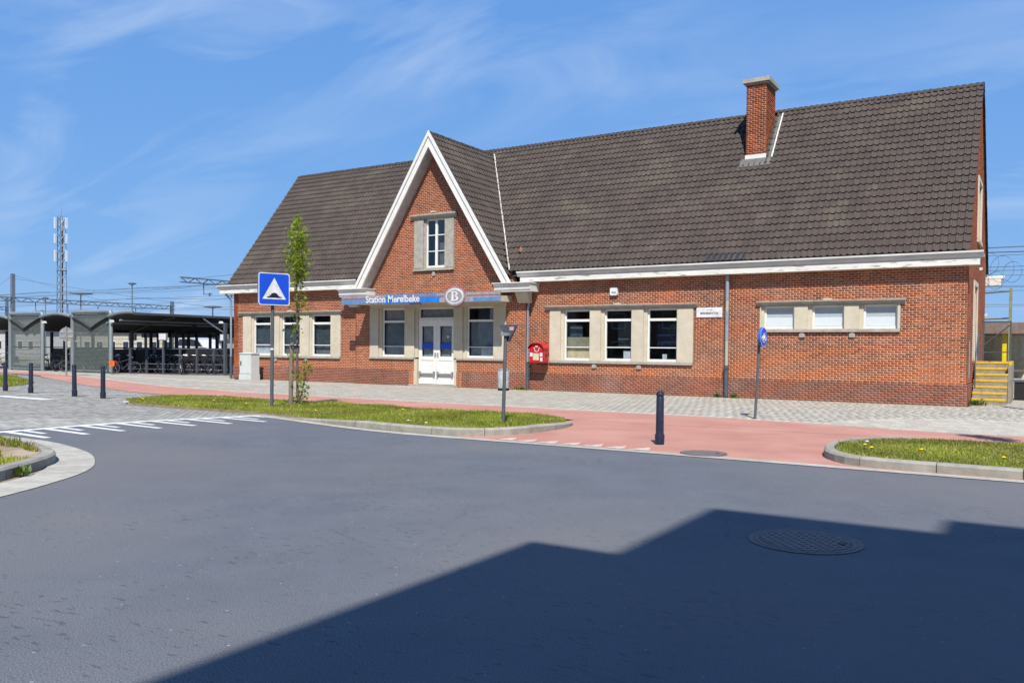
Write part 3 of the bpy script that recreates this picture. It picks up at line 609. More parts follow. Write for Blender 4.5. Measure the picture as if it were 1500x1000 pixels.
def wall(name, br, bk, to3, depth, parent, mats, mass_name='brickwork', singles=None, clip=(-99, 99)):
    """to3(s, d, z): s along the wall, d outwards (0 = brick face), z up"""
    m = MB()
    for a, b, z0, z1 in bk:
        a, b = max(a, clip[0]), min(b, clip[1])
        p = [to3(s, d, z) for s, d, z in ((a, -.007, z0), (b, -.007, z0), (b, -.007, z1), (a, -.007, z1), (a, -depth, z0), (b, -depth, z0), (b, -depth, z1), (a, -depth, z1))]
        m.face(p[:4]); m.face([p[1], p[5], p[6], p[2]]); m.face([p[4], p[0], p[3], p[7]]); m.face([p[5], p[4], p[7], p[6]])
    w = m.build(name, mats[1], parent, fix=False)
    one = []
    if singles:
        full = sorted([b for b in br if b[4]], key=singles)[:300]; ids = set(id(b) for b in full); one = full; br = [b for b in br if id(b) not in ids]
    n = len(br); A = np.array([b[:4] for b in br]); jit = np.random.uniform(-.0016, .0016, n); V = np.zeros((n, 8, 3), np.float32)
    o = Vector(parent['o_'])
    e0 = Vector(to3(0, 0, 0)); es = Vector(to3(1, 0, 0)) - e0; ed = Vector(to3(0, 1, 0)) - e0; ez = Vector((0, 0, 1))
    def P(s, d, z): return np.array(e0 - o)[None] + s[:, None] * np.array(es)[None] + d[:, None] * np.array(ed)[None] + z[:, None] * np.array(ez)[None]
    z_ = np.full(n, -.02)
    for i, (cs, cz) in enumerate(((0, 2), (1, 2), (1, 3), (0, 3))): V[:, i] = P(A[:, cs], jit, A[:, cz]); V[:, 4 + i] = P(A[:, cs], z_, A[:, cz])
    Fq = np.array([(0, 1, 2, 3), (4, 5, 1, 0), (5, 6, 2, 1), (6, 7, 3, 2), (7, 4, 0, 3)]); FF = ((np.arange(n) * 8)[:, None, None] + Fq[None]).reshape(-1, 4)
    s = numpy_mesh(mass_name, V.reshape(-1, 3), FF, mats[0], w); s['kind'] = 'stuff'
    if one:
        b = one[0]; w2, h2 = (b[1] - b[0]) / 2, (b[3] - b[2]) / 2; mb = MB()
        c = [es * sx * w2 + ed * d + ez * sz * h2 for d in (0, -.02) for sx, sz in ((-1, -1), (1, -1), (1, 1), (-1, 1))]
        for q in Fq: mb.face([c[k] for k in q])
        t = mb.build('tmp', mats[0], fix=False); me = t.data; me.name = 'brick'; bpy.data.objects.remove(t)
        for b in one: obj('brick', me, w, Vector(to3((b[0] + b[1]) / 2, random.uniform(-.0016, .0016), (b[2] + b[3]) / 2)) - o)
    return w
ZP = 9 * CH
E0, E1 = 8.2, 17.0          # entrance bay limits
front = lambda s, d, z: (s, -d, z)
def iv_front(lo, hi):
    return lambda z0, z1: subtract([(lo, hi)], [(a, b) for a, b, c, d in OPEN if c < (z0 + z1) / 2 < d])
br, bk = lay((ZP, ZP + 51 * CH), iv_front(0, E0)); wall('front_wall', br, bk, front, .3, station, ('brick', 'mortar'))
br, bk = lay((ZP, ZP + 51 * CH), iv_front(E1, LX)); wall('front_wall', br, bk, front, .3, station, ('brick', 'mortar'), singles=lambda b: -b[0], clip=(-99, LX - .007))
br, bk = lay((0, ZP), lambda a, b: [(-.03, E0)]); wall('plinth', br, bk, lambda s, d, z: (s, -.03 - d, z), .3, station, ('brick_dark', 'mortar_grey'))
br, bk = lay((0, ZP), lambda a, b: [(E1, LX + .03)]); wall('plinth', br, bk, lambda s, d, z: (s, -.03 - d, z), .3, station, ('brick_dark', 'mortar_grey'), clip=(-99, LX + .023))
# entrance bay and gable, 0.15 m proud
EO = (9.03, 16.12)
def iv_gable(z0, z1):
    zc = (z0 + z1) / 2; iv = [(E0, E1)] if zc < 4.13 else [(GC - (GZ - .12 - zc) / GS, GC + (GZ - .12 - zc) / GS)]
    cuts = []
    if 1.12 < zc < 3.42: cuts.append(EO)
    if zc < 1.12: cuts.append((11.5, 13.72))
    if 4.85 < zc < 7.16: cuts.append((11.46, 13.56))
    return subtract(iv, cuts)
br, bk = lay((ZP, ZP + 134 * CH), iv_gable); wall('gable_wall', br, bk, lambda s, d, z: (s, -.15 - d, z), .3, station, ('brick', 'mortar'))
for p, q in ((E0 - .03, 11.25), (13.97, E1 + .03)): br, bk = lay((0, ZP), lambda a, b: [(p, q)]); wall('gable_plinth', br, bk, lambda s, d, z: (s, -.18 - d, z), .3, station, ('brick_dark', 'mortar_grey'))
for p, q in ((11.25, 11.5), (13.72, 13.97)): br, bk = lay((0, ZP), lambda a, b: [(p, q)]); wall('door_quoin', br, bk, lambda s, d, z: (s, -.18 - d, z), .3, station, ('brick', 'mortar'))
m = MB()
for x in (E0, E1): m.box(x - .03, x + .03, -.14, .2, 0, 4.1)
m.build('bay_return', 'brick', station)
# right end wall
endw = lambda s, d, z: (LX + d, s, z)
def iv_end(z0, z1):
    zc = (z0 + z1) / 2; w = (YM) if zc < ZE - .25 else max(0, min(YM, (ZR - .02 - zc) / math.tan(AL)))
    return subtract([(YM - w, YM + w)], [(2.55, 4.05)] if 1.33 < zc < 3.9 else ([(3.6, 5.2)] if 5.45 < zc < 7.45 else []))
br, bk = lay((ZP, ZP + 139 * CH), iv_end); wall('end_wall', br, bk, endw, .3, station, ('brick', 'mortar'), clip=(.012, 99))
br, bk = lay((0, ZP), lambda a, b: [(-.03, DEP)]); wall('end_plinth', br, bk, lambda s, d, z: (LX + .03 + d, s, z), .3, station, ('brick_dark', 'mortar_grey'), clip=(-.018, 99))
# left end and rear walls, interior shell
m = MB(); w = lambda z: (ZR - .15 - z) / math.tan(AL)
m.prism([(0, 0), (DEP, 0), (DEP, 4.5), (YM + w(4.6), 4.6), (YM, ZR - .15), (YM - w(4.6), 4.6), (0, 4.5)], 0, .3, 'x'); m.build('rear_gable', 'brick', station)
m = MB(); m.box(.3, LX - .3, DEP - .3, DEP, 0, 4.5); m.build('rear_wall', 'brick', station)
m = MB(); m.box(.3, LX - .3, 3.4, 3.5, 0, 4.3); m.box(.3, LX - .3, .31, 3.4, 4.2, 4.3); m.box(.3, LX - .3, .31, 3.4, .4, .5)
m.box(11.2, 14, 1.8, 1.9, 0, 4.2); m.box(.3, LX - .3, .7, .75, 4.3, 4.5); m.build('interior', 'dark', station)

# ---- windows
def window(x0, x1, z0, z1, y, trans, blinds=(), vert=(), fr=.065, pane='glass', depth=.06):
    m = MB(); m.box(x0, x0 + fr, y, y + depth, z0, z1); m.box(x1 - fr, x1, y, y + depth, z0, z1); m.box(x0 + fr, x1 - fr, y, y + depth, z0, z0 + fr * 1.3); m.box(x0 + fr, x1 - fr, y, y + depth, z1 - fr, z1)
    zs = [z0 + fr * 1.3]
    for z, t in trans: m.box(x0 + fr, x1 - fr, y - (.012 if t > .05 else -.008), y + depth - .006, z - t / 2, z + t / 2); zs += [z - t / 2, z + t / 2]
    zs.append(z1 - fr); xs = [x0 + fr]
    for x, t in vert: m.box(x - t / 2, x + t / 2, y - .006, y + depth - .003, z0 + fr * 1.3, z1 - fr); xs += [x - t / 2, x + t / 2]
    xs.append(x1 - fr); w = m.build('window', 'frame', station)
    for i in range(0, len(zs), 2):
        for j in range(0, len(xs), 2):
            p = MB(); p.box(xs[j], xs[j + 1], y + depth * .5, y + depth * .5 + .006, zs[i], zs[i + 1]); p.build('pane', pane, w)
    for a, b, c, d, mt, yy in blinds:
        p = MB(); p.box(x0 + fr + a * (x1 - x0 - 2 * fr), x0 + fr + b * (x1 - x0 - 2 * fr), y + yy, y + yy + .01, z0 + c * (z1 - z0), z0 + d * (z1 - z0)); p.build('blind' if mt != 'paper' else 'paper_sheet', mt, w)
    return w
TR = [(2.70, .09), (1.69, .035)]
def group(x0, x1, z0, z1, wins, hood, z_hood, blinds_list, corb):
    # lintel with weathered drip moulding
    m = MB(); h0, h1 = hood
    m.prism([(.1, z1 - .02), (-.03, z1 - .02), (-.03, z1 + .02), (-.07, z1 + .03), (-.14, z_hood - .025), (-.14, z_hood), (.1, z_hood + .03)], h0, h1, 'x'); m.build('lintel', 'stone_grey', station)
    m = MB(); m.prism([(.14, z0), (-.075, z0), (-.075, z0 + .085), (.14, z0 + .125)], x0, x1, 'x'); m.build('sill', 'stone_grey', station)
    edges = [x0] + [e for w in wins for e in w] + [x1]
    for i in range(0, len(edges), 2):
        a, b = edges[i], edges[i + 1]
        if b - a < .02: continue
        m = MB(); rec = .13 if b < x1 - .01 else 0; m.box(a + .0, b - rec, -.02, .28, z0 + .1, z1 - .02)
        if rec: m.box(b - rec, b, .045, .28, z0 + .1, z1 - .02)
        m.build('pier', 'stone', station)
    for (a, b), bl in zip(wins, blinds_list): window(a, b, z0 + .11, z1 - .02, .1, TR if z0 < 2 else [], bl, pane='glass' if z0 < 2 else 'frost', depth=.07)
    for x in corb:
        m = MB(); m.prism([(x - .09, z0 - .17), (x + .09, z0 - .17), (x + .09, z0 - .06), (x, z0 - .005), (x - .09, z0 - .06)], -.05, .02, 'y'); m.build('corbel', 'stone_grey', station)
GB = (0, 1, .04, .77, 'blind', .13)
group(.68, 7.14, 1.08, 3.12, [(1.38, 2.62), (3.34, 4.58), (5.30, 6.54)], (.43, 7.27), 3.25, [[GB, (0, 1, .03, .27, 'paper', .1)], [GB], [(0, 1, .04, .77, 'blind', .16)]], (3.0, 5.0))
group(18.02, 23.78, 1.08, 3.12, [(18.62, 19.74), (20.32, 21.44), (22.03, 23.19)], (17.84, 23.95), 3.25, [[(0, 1, .03, .46, 'blind_cream', .1), (.0, .55, .46, .7, 'blind', .3)], [(.2, .8, .27, .75, 'blind', .6), (.66, .98, .03, .2, 'paper', .1)], [(.46, .62, .03, .14, 'paper', .1), (.1, .9, .3, .7, 'bikeblue', .5)]], (19.95, 21.75))
group(26.15, 30.45, 2.235, 3.12, [(26.24, 27.24), (27.80, 28.80), (29.37, 30.37)], (26.02, 30.59), 3.25, [[], [], []], (27.5, 29.05))
# lower half of frosted windows: white film
for a, b in ((26.24, 27.24), (27.80, 28.80), (29.37, 30.37)):
    m = MB(); m.box(a + .07, b - .07, .128, .132, 2.44, 2.72); m.build('window_film', 'film', station)
for x in (20.9, 28.3, 4.0):
    m = MB(); m.box(x - .14, x + .14, -.13, .0, 3.262, 3.32); m.build('keystone', 'stone', station)
# ---- entrance surround
m = MB(); m.box(EO[0], EO[1], -.15, .1, 3.3, 3.44); m.build('lintel', 'stone', station)
wins = [(9.66, 10.98), (14.16, 15.52)]
piers = [(EO[0], 9.66), (10.98, 11.66), (13.56, 14.16), (15.52, EO[1])]
for a, b in piers:
    m = MB(); m.box(a, b - (.16 if b < 16 else .02), -.17, .1, 1.2, 3.3); m.box(b - (.16 if b < 16 else .02), b, -.09, .1, 1.2, 3.3); m.build('pier', 'stone', station)
for a, b in ((EO[0], 11.5), (13.72, EO[1])):
    m = MB(); m.prism([(.05, 1.12), (-.225, 1.12), (-.225, 1.19), (.05, 1.235)], a, b, 'x'); m.build('sill', 'stone_grey', station)
for a, b in ((11.42, 11.64), (13.58, 13.80)):
    m = MB(); m.box(a, b, -.14, .1, 0, 1.13); m.build('door_jamb', 'stone', station)
EB = (0, 1, .04, .98, 'blind_lifted', .13)
window(*wins[0], 1.22, 3.3, -.02, [(2.73, .09), (1.66, .035)], [EB]); window(*wins[1], 1.22, 3.3, -.02, [(2.73, .09), (1.66, .035)], [(0, 1, .04, .70, 'blind_lifted', .16), (.75, 1, .7, .98, 'blind_lifted', .16), (.45, 1, .05, .22, 'paper', .1)])
m = MB(); m.box(11.64, 13.58, -.06, .1, 2.72, 2.80); m.build('transom', 'frame', station)
window(11.66, 13.56, 2.8, 3.3, -.03, [], [(0, 1, .0, 1, 'blind_lifted', .15)])
m = MB(); m.box(11.42, 13.80, -.42, .15, -.02, .07); m.build('door_step', 'stone_grey', station)
def door(x0, x1, hs):
    z0, z1, y = .09, 2.72, -.05; m = MB(); st = .16; gx0, gx1, gz0, gz1 = x0 + st, x1 - st, 1.25, 2.52
    m.box(x0, gx0, y, y + .06, z0, z1); m.box(gx1, x1, y, y + .06, z0, z1); m.box(gx0, gx1, y, y + .06, gz1, z1); m.box(gx0, gx1, y, y + .06, z0, gz0)
    m.box(gx0 + .02, gx1 - .02, y - .012, y, .5, 1.05); m.box(gx0 - .03, gx1 + .03, y - .02, y, 1.09, 1.14)
    d = m.build('door', 'frame', station)
    m = MB(); m.box(gx0, gx1, y + .03, y + .036, gz0, gz1); m.build('pane', 'glass', d)
    m = MB(); m.box(gx0, gx1, y + .024, y + .027, 1.58, 1.80); m.build('blue_band', 'blue', d)
    m = MB(); m.tube([(x0 + .1, y - .07, .52), (x1 - .1, y - .07, .52)], .035, 8); m.box(x0 + .06, x0 + .12, y - .09, y, .43, .62); m.box(x1 - .12, x1 - .06, y - .09, y, .43, .62); m.build('push_bar', 'galv', d)
    m = MB(); hx = x1 - .07 if hs > 0 else x0 + .07; m.box(hx - .03, hx + .03, y - .015, y, 1.2, 1.42); m.tube([(hx, y - .05, 1.36), (hx + .1 * hs, y - .05, 1.36)], .012, 6); m.build('handle', 'galv', d)
    if hs < 0: m = MB(); m.box(x0 + .52, x0 + .60, y + .022, y + .024, 2.02, 2.12); m.build('sticker', 'paper', d)
    m = MB(); m.box(gx0, gx1, y + .13, y + .14, gz0 - .02, gz1 + .02); m.build('blind', 'blind_lifted', d)
door(11.67, 12.605, 1); door(12.615, 13.55, -1)
# ---- gable window
m = MB(); m.prism([(.0, 7.0), (-.2, 7.0), (-.2, 7.06), (-.31, 7.14), (-.31, 7.2), (.0, 7.24)], 11.32, 13.70, 'x'); m.build('lintel', 'stone_grey', station)
for a, b in ((11.48, 12.06), (13.08, 13.54)):
    m = MB(); m.box(a, b - (.1 if a < 12 else 0), -.18, .05, 4.95, 7.0)
    if a < 12: m.box(b - .1, b, -.1, .05, 4.95, 7.0)
    m.build('pier', 'stone_grey', station)
m = MB(); m.prism([(.0, 4.84), (-.24, 4.84), (-.24, 4.92), (.0, 4.97)], 11.46, 13.56, 'x'); m.build('sill', 'stone_grey', station)
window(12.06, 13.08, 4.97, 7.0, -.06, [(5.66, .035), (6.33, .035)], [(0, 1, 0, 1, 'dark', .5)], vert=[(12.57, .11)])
m = MB(); m.box(12.42, 12.62, -.3, -.15, 7.24, 7.30); m.build('keystone', 'stone', station)
m = MB(); m.prism([(12.46, 4.62), (12.60, 4.62), (12.60, 4.76), (12.53, 4.82), (12.46, 4.76)], -.2, -.14, 'y'); m.build('corbel', 'stone_grey', station)
# ---- end wall openings
m = MB(); m.box(LX - .02, LX + .035, 2.4, 2.56, 1.3, 3.95); m.box(LX - .02, LX + .035, 4.05, 4.2, 1.3, 3.95); m.box(LX - .02, LX + .035, 2.56, 4.05, 3.8, 3.95); m.box(LX - .28, LX - .02, 2.56, 2.62, 1.33, 3.8); m.box(LX - .28, LX - .02, 3.99, 4.05, 1.33, 3.8); m.build('door_surround', 'stone', station)
m = MB(); m.box(LX - .3, LX - .24, 2.62, 3.99, 1.33, 3.8); d = m.build('side_door', 'frame', station)
m = MB(); m.box(LX - .24, LX - .235, 2.8, 3.8, 2.2, 3.6); m.build('pane', 'glass', d)
m = MB(); m.box(LX - .02, LX + .04, 3.5, 3.62, 5.4, 7.5); m.box(LX - .02, LX + .04, 5.18, 5.3, 5.4, 7.5); m.box(LX - .02, LX + .04, 3.62, 5.18, 7.36, 7.5); m.box(LX - .02, LX + .07, 3.5, 5.3, 5.3, 5.42); m.build('window_surround', 'stone', station)
m = MB(); m.box(LX - .2, LX - .12, 3.62, 5.18, 5.42, 7.36); w = m.build('window', 'frame', station)
m = MB(); m.box(LX - .118, LX - .112, 3.75, 5.05, 5.55, 7.25); m.build('pane', 'frost', w)

# ---- roof
def roof():
    m = MB()
    yv = YE + .05 + (GZ - ZE) / math.tan(AL)
    for dz in (-.06, -.17):
        q = lambda x, y: (x, y, ZE + dz + (y - YE - .05) * (ZR - .03 - ZE) / (YM - YE - .05))
        m.face([q(-.05, YE + .05), q(8.72, YE + .05), q(GC, yv), q(GC, YM), q(-.05, YM)]); m.face([q(GC, YM), q(GC, yv), q(16.48, YE + .05), q(LX - .03, YE + .05), q(LX - .03, YM)])
        m.face([(-.05, DEP - YE - .05, ZE + dz), (LX - .03, DEP - YE - .05, ZE + dz), (LX - .03, YM, ZR - .03 + dz), (-.05, YM, ZR - .03 + dz)])
    for x in (-.05, LX - .03): m.face([(x, YE + .05, ZE - .06), (x, YM, ZR - .09), (x, YM, ZR - .2), (x, YE + .05, ZE - .16)]); m.face([(x, DEP - YE - .05, ZE - .06), (x, YM, ZR - .09), (x, YM, ZR - .2), (x, DEP - YE - .05, ZE - .16)])
    rf = m.build('roof', 'sheddark', station, fix=False); o = Vector(station['o_'])
    # one pantile
    TW, NR = .2025, 24; TE = SL / NR; TL = TE + .075
    prof = [(-.012, .012), (.004, .050), (.03, .054), (.055, .042), (.068, .008), (.13, .0), (.198, .014)]
    V = []; n = len(prof)
    for y, dz in ((0, .050), (TL, .0)):
        for x, z in prof: V.append((x, y, z + dz))
    for x, z in prof: V.append((x, 0, z + .050))
    for x, z in prof: V.append((x, 0.004, z + .006))
    V = np.array(V, np.float32)
    Fq = [(i, i + 1, n + i + 1, n + i) for i in range(n - 1)] + [(3 * n + i, 3 * n + i + 1, 2 * n + i + 1, 2 * n + i) for i in range(n - 1)]
    Fq.append((n - 1, n - 1, n - 1, n - 1)); Fq = np.array(Fq[:-1])
    mt = bpy.data.meshes.new('roof_tile'); mt.from_pydata(V.tolist(), [], Fq.tolist()); mt.materials.append(MT['tile']); smooth_angle(mt, 50)
    # main front slope
    zc = lambda x: GZ - GS * abs(x - GC)
    def place(ori, ax, up, n_, cols, rows, keep):
        lst = []
        for r in range(rows):
            for c in range(cols):
                p = ori + ax * (c * TW) + up * (r * TE)
                if keep(p + ax * TW / 2 + up * TE / 2): lst.append(p)
        return lst
    ncol = 160
    e_s = Vector((0, math.cos(AL), math.sin(AL))); nrm = Vector((0, -math.sin(AL), math.cos(AL)))
    inch = lambda p: 24.6 < p.x < 25.5 and p.y > 2.72
    F_ = place(Vector((-.05, YE, ZE)), Vector((1, 0, 0)), e_s, nrm, ncol, NR, lambda p: zc(p.x) < p.z + .05 and not inch(p))
    F_.sort(key=lambda p: -(p.x - .5 * p.z))
    M3 = Matrix((Vector((1, 0, 0)), e_s, nrm)).transposed()
    for p in F_[:300]:
        t = obj('roof_tile', mt, rf, p - o + nrm * random.uniform(-.003, .004), (AL + random.gauss(0, .006), random.gauss(0, .008), random.gauss(0, .006)))
    def mass(lst, M, name, nrm):
        n = len(lst); base = V @ np.array(M.transposed()); 
        out = np.zeros((n, len(V), 3), np.float32); pts = np.array([tuple(p - o) for p in lst])
        Mx = np.array(M)
        jit = np.random.normal(0, 1, (n, 3))
        loc = np.repeat(V[None], n, 0).copy()
        loc[:, :, 2] += jit[:, :1] * .0025 + V[None, :, 0] * jit[:, 1:2] * .012; loc[:, :, 0] += V[None, :, 1] * jit[:, 2:3] * .008; loc[:, :, 1] += np.random.normal(0, .004, (n, 1))
        out = loc @ Mx.T + pts[:, None]
        FF = ((np.arange(n) * len(V))[:, None, None] + Fq[None]).reshape(-1, 4)
        s = numpy_mesh(name, out.reshape(-1, 3), FF, 'tile', rf, smooth=True); s['kind'] = 'stuff'
    mass(F_[300:], M3, 'tiling', nrm)
    # rear slope
    e_b = Vector((0, -math.cos(AL), math.sin(AL))); nb = Vector((0, math.sin(AL), math.cos(AL)))
    B_ = place(Vector((LX + .07, DEP - YE, ZE)), Vector((-1, 0, 0)), e_b, nb, ncol, NR, lambda p: True)
    mass(B_, Matrix((Vector((-1, 0, 0)), e_b, nb)).transposed(), 'tiling', nb)
    # entrance gable slopes
    be = math.atan(GS); gl = (GZ - 4.2) / math.sin(be); rows = int(gl / TE); zmain = lambda y: ZE + (y - YE) * math.tan(AL)
    for sg in (1, -1):
        upv = Vector((-sg * math.cos(be), 0, math.sin(be))); ng = Vector((sg * math.sin(be), 0, math.cos(be))); ax = Vector((0, sg, 0))
        st = Vector((GC, 0, GZ + .02)) - upv * (rows * TE); st.y = -.60 if sg > 0 else 5.1
        G_ = place(st, ax, upv, ng, int(5.6 / TW), rows, lambda p: zmain(p.y) < p.z + .0 and p.y > -.62)
        mass(G_, Matrix((ax, upv, ng)).transposed(), 'tiling', ng)
    m = MB()
    for sg in (1, -1): m.face([(GC, -.58, GZ - .06), (GC, 4.5, GZ - .06), (GC + sg * 4.0, 4.5, GZ - .06 - 4 * GS), (GC + sg * 4.0, -.58, GZ - .06 - 4 * GS)])
    # trim the slab to the part in front of the main slope
    bm = bmesh.new()
    for f in m.f: bm.faces.new([bm.verts.new(m.v[i]) for i in f])
    bmesh.ops.bisect_plane(bm, geom=bm.verts[:] + bm.edges[:] + bm.faces[:], plane_co=(0, YE, ZE - .05), plane_no=nrm, clear_inner=True)
    me = bpy.data.meshes.new('gable_roof'); bm.to_mesh(me); bm.free(); me.transform(Matrix.Translation(-o)); me.materials.append(MT['sheddark']); obj('gable_roof', me, station)
    # ridge tiles
    def ridge(p0, p1, r, step):
        d = p1 - p0; n = int(d.length / step); d.normalize(); side = Vector((0, 0, 1)).cross(d)
        mb = MB(); prof = [(math.cos(t) * r, math.sin(t) * r * .85) for t in np.linspace(-.15, math.pi + .15, 8)]
        ring = []
        for y, k in ((0, 1.16), (.05, 1.16), (.055, 1.0), (step + .03, .96)): ring.append([side * (a * k) + Vector((0, 0, b * k)) + d * y for a, b in prof])
        for a, b in zip(ring[:-1], ring[1:]):
            for j in range(7): mb.face([a[j], a[j + 1], b[j + 1], b[j]])
        t = mb.build('tmp', 'tile'); me = t.data; me.name = 'ridge_tile'; bpy.data.objects.remove(t); me.materials.clear(); me.materials.append(MT['tile'])
        for k in range(n): obj('ridge_tile', me, rf, p0 + d * (k * step) - o + Vector((0, 0, random.uniform(-.006, .006))), (random.gauss(0, .01), random.gauss(0, .012), random.gauss(0, .01)))
    ridge(Vector((LX + .06, YM, ZR - .03)), Vector((-.06, YM, ZR - .03)), .115, .40)
    ridge(Vector((GC, -.62, GZ - .02)), Vector((GC, YM - .1, GZ - .02)), .11, .37)
    # valley flashing, right side
    m = MB(); pts = []
    for t in np.linspace(0, 1, 12):
        z = 4.62 + t * (GZ - 4.62); y = YE + (z - ZE) / math.tan(AL); x = GC + (GZ - z) / GS; pts.append(Vector((x, y, z)))
    vl = MB(); n1 = nrm * .115; n2 = Vector((math.sin(be), 0, math.cos(be))) * .115
    for a, b in zip(pts[:-1], pts[1:]):
        j = lambda: random.uniform(-.012, .012)
        vl.face([a + n1 + Vector((.12 + j(), 0, 0)), b + n1 + Vector((.12 + j(), 0, 0)), b + (n1 + n2) * .6, a + (n1 + n2) * .6])
        vl.face([a + (n1 + n2) * .6, b + (n1 + n2) * .6, b + n2 + Vector((-.02 + j(), .0, .05)), a + n2 + Vector((-.02 + j(), .0, .05))])
    vl.build('valley_flashing', 'flaky', station, fix=False)
    # one slipped terracotta tile and a few darker replacements by the eave
    me2 = mt.copy(); me2.materials.clear(); me2.materials.append(MT['newtile'])
    for k in range(7): obj('roof_tile', me2, rf, Vector((24.32 + k * TW, YE, ZE)) + nrm * .012 - o, (AL, 0, 0))['label'] = 'darker replacement roof tile at the eave'
    me3 = mt.copy(); me3.materials.clear(); me3.materials.append(MT['terracotta']); obj('roof_tile', me3, rf, Vector((16.45, .22, 5.42)) - o, (AL, .2, .5), (.8, .7, 1))['label'] = 'loose terracotta tile beside the white valley strip'
    return rf
roof_obj = roof()
# ---- eaves gutters (fascia + moulding)
def gutter(x0, x1, yf=0, flip=False):
    f = (lambda y: DEP - y) if flip else (lambda y: y)
    m = MB(); m.prism([(f(-.0), 4.20), (f(-.34), 4.20), (f(-.34), 4.40), (f(-.0), 4.44)], x0 + .1, x1 - .1, 'x'); g = m.build('eaves_fascia', 'flaky', station)
    m = MB(); m.prism([(f(.0), 4.45), (f(-.35), 4.405), (f(-.365), 4.43), (f(-.40), 4.47), (f(-.44), 4.545), (f(-.47), 4.55), (f(-.47), 4.60), (f(-.44), 4.605), (f(-.42), 4.50), (f(.0), 4.50)], x0, x1, 'x'); m.build('gutter', 'moulding', station)
gutter(-.75, 8.45); gutter(16.75, LX + .42); gutter(-.6, LX + .62, flip=True)
# ---- bargeboards, soffits and kneelers of the entrance gable
def rake(sg, off0, off1, y0, y1, name, matname, zf=4.12):
    """strip parallel to the gable edge between perpendicular insets off0 and off1"""
    k = math.sqrt(1 + GS * GS); P = []
    for off in (off0, off1):
        za = GZ + .06 - off * k; P.append(((GC, za), (GC + sg * (za - zf) / GS, zf)))
    m = MB(); m.prism([P[0][0], P[0][1], P[1][1], P[1][0]], y0, y1, 'y'); return m.build(name, matname, station)
for sg in (-1, 1):
    rake(sg, .0, .33, -.68, -.62, 'bargeboard', 'white'); rake(sg, -.03, .09, -.73, -.68, 'bargeboard_moulding', 'white'); rake(sg, .27, .33, -.71, -.68, 'bargeboard_moulding', 'white')
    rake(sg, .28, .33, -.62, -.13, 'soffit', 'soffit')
    c = GC + sg * 4.1; a, b = c - .82, c + .82
    m = MB(); m.prism([(.05, 4.13), (-.78, 4.13), (-.78, 4.08), (-.72, 4.04), (-.70, 3.90), (-.66, 3.86), (-.66, 3.82), (.05, 3.82)], a, b, 'x'); kn = m.build('kneeler', 'white', station)
    m = MB(); m.box(a - .04, b + .04, -.82, .03, 4.13, 4.165); m.build('coping', 'moulding', kn)
    m = MB(); x = GC + sg * 4.42; m.prism([(-.14, 3.82), (-.55, 3.82), (-.50, 3.70), (-.30, 3.40), (-.14, 3.38)], x - .27, x + .27, 'x'); m.build('bracket', 'stone', station)
# ---- canopy
m = MB(); m.prism([(-.14, 3.44), (-1.18, 3.44), (-1.28, 3.50), (-1.28, 3.60), (-1.2, 3.64), (-.14, 3.70)], 8.98, 16.4, 'x'); m.build('canopy', 'stone', station)
m = MB(); m.box(12.0, 12.5, -1.12, -.95, 3.39, 3.435); m.build('canopy_lamp', 'galv', station)
# ---- downpipes
def pipe(name, segs, parent=station):
    first = None
    for path, r, mt in segs:
        m = MB(); m.tube(path, r, 10); o = m.build(name if first is None else 'pipe_section', mt, parent if first is None else first, smooth=True)
        if first is None: first = o
    return first
pipe('downpipe', [([(25.02, -.12, 4.22), (25.02, -.12, 3.32)], .065, 'zinc'), ([(25.02, -.12, 3.33), (25.02, -.12, 2.95)], .06, 'buff'), ([(25.02, -.12, 2.95), (25.02, -.12, 1.95)], .065, 'zinc'), ([(25.02, -.12, 1.95), (25.02, -.12, 1.0)], .058, 'buff'), ([(25.02, -.12, .03), (25.02, -.12, .98), (25.02, -.12, .98), (25.02, -.12, 1.02), (25.02, -.12, 1.02), (25.02, -.12, 1.1)], [.075, .075, .095, .095, .085, .085], 'zincdark')])
pipe('downpipe', [([(17.2, -.16, 3.55), (17.1, -.12, 3.2), (17.1, -.12, 1.1)], .05, 'zinc'), ([(17.1, -.12, 1.1), (17.1, -.12, .02)], .065, 'zincdark')])
pipe('downpipe', [([(-.3, -.25, 4.2), (-.12, -.08, 3.85), (-.1, -.08, 1.1)], .05, 'zinc'), ([(-.1, -.08, 1.1), (-.1, -.08, .02)], .06, 'zincdark')])
# ---- chimney
CX0, CX1, CY0, CY1, CZ1 = 24.70, 25.44, 2.8, 4.0, 11.48
ch = MB().box(CX0 + .012, CX1 - .012, CY0 + .012, CY1 - .012, 8.2, CZ1).build('chimney', 'mortar', station)
def chim():
    V = []; F = []
    def add(b, to3):
        for s0, s1, z0, z1, _ in b:
            i = len(V); V.extend([to3(s, d, z) for d in (random.uniform(.005, .009), -.015) for s, z in ((s0, z0), (s1, z0), (s1, z1), (s0, z1))]); F.extend([[i + k for k in q] for q in ((0, 1, 2, 3), (4, 5, 1, 0), (5, 6, 2, 1), (6, 7, 3, 2), (7, 4, 0, 3))])
    z0 = CZ1 - 45 * CH
    add(lay((z0, CZ1), lambda a, b: [(CX0, CX1)])[0], lambda s, d, z: (s, CY0 + .006 - d, z)); add(lay((z0, CZ1), lambda a, b: [(CY0, CY1)])[0], lambda s, d, z: (CX1 - .006 + d, s, z))
    add(lay((z0, CZ1), lambda a, b: [(CY0, CY1)])[0], lambda s, d, z: (CX0 + .006 - d, s, z)); add(lay((z0, CZ1), lambda a, b: [(CX0, CX1)])[0], lambda s, d, z: (s, CY1 - .006 + d, z))
    s = numpy_mesh('brickwork', np.array(V), np.array(F), 'brick', ch, origin=station['o_']); s['kind'] = 'stuff'
chim()
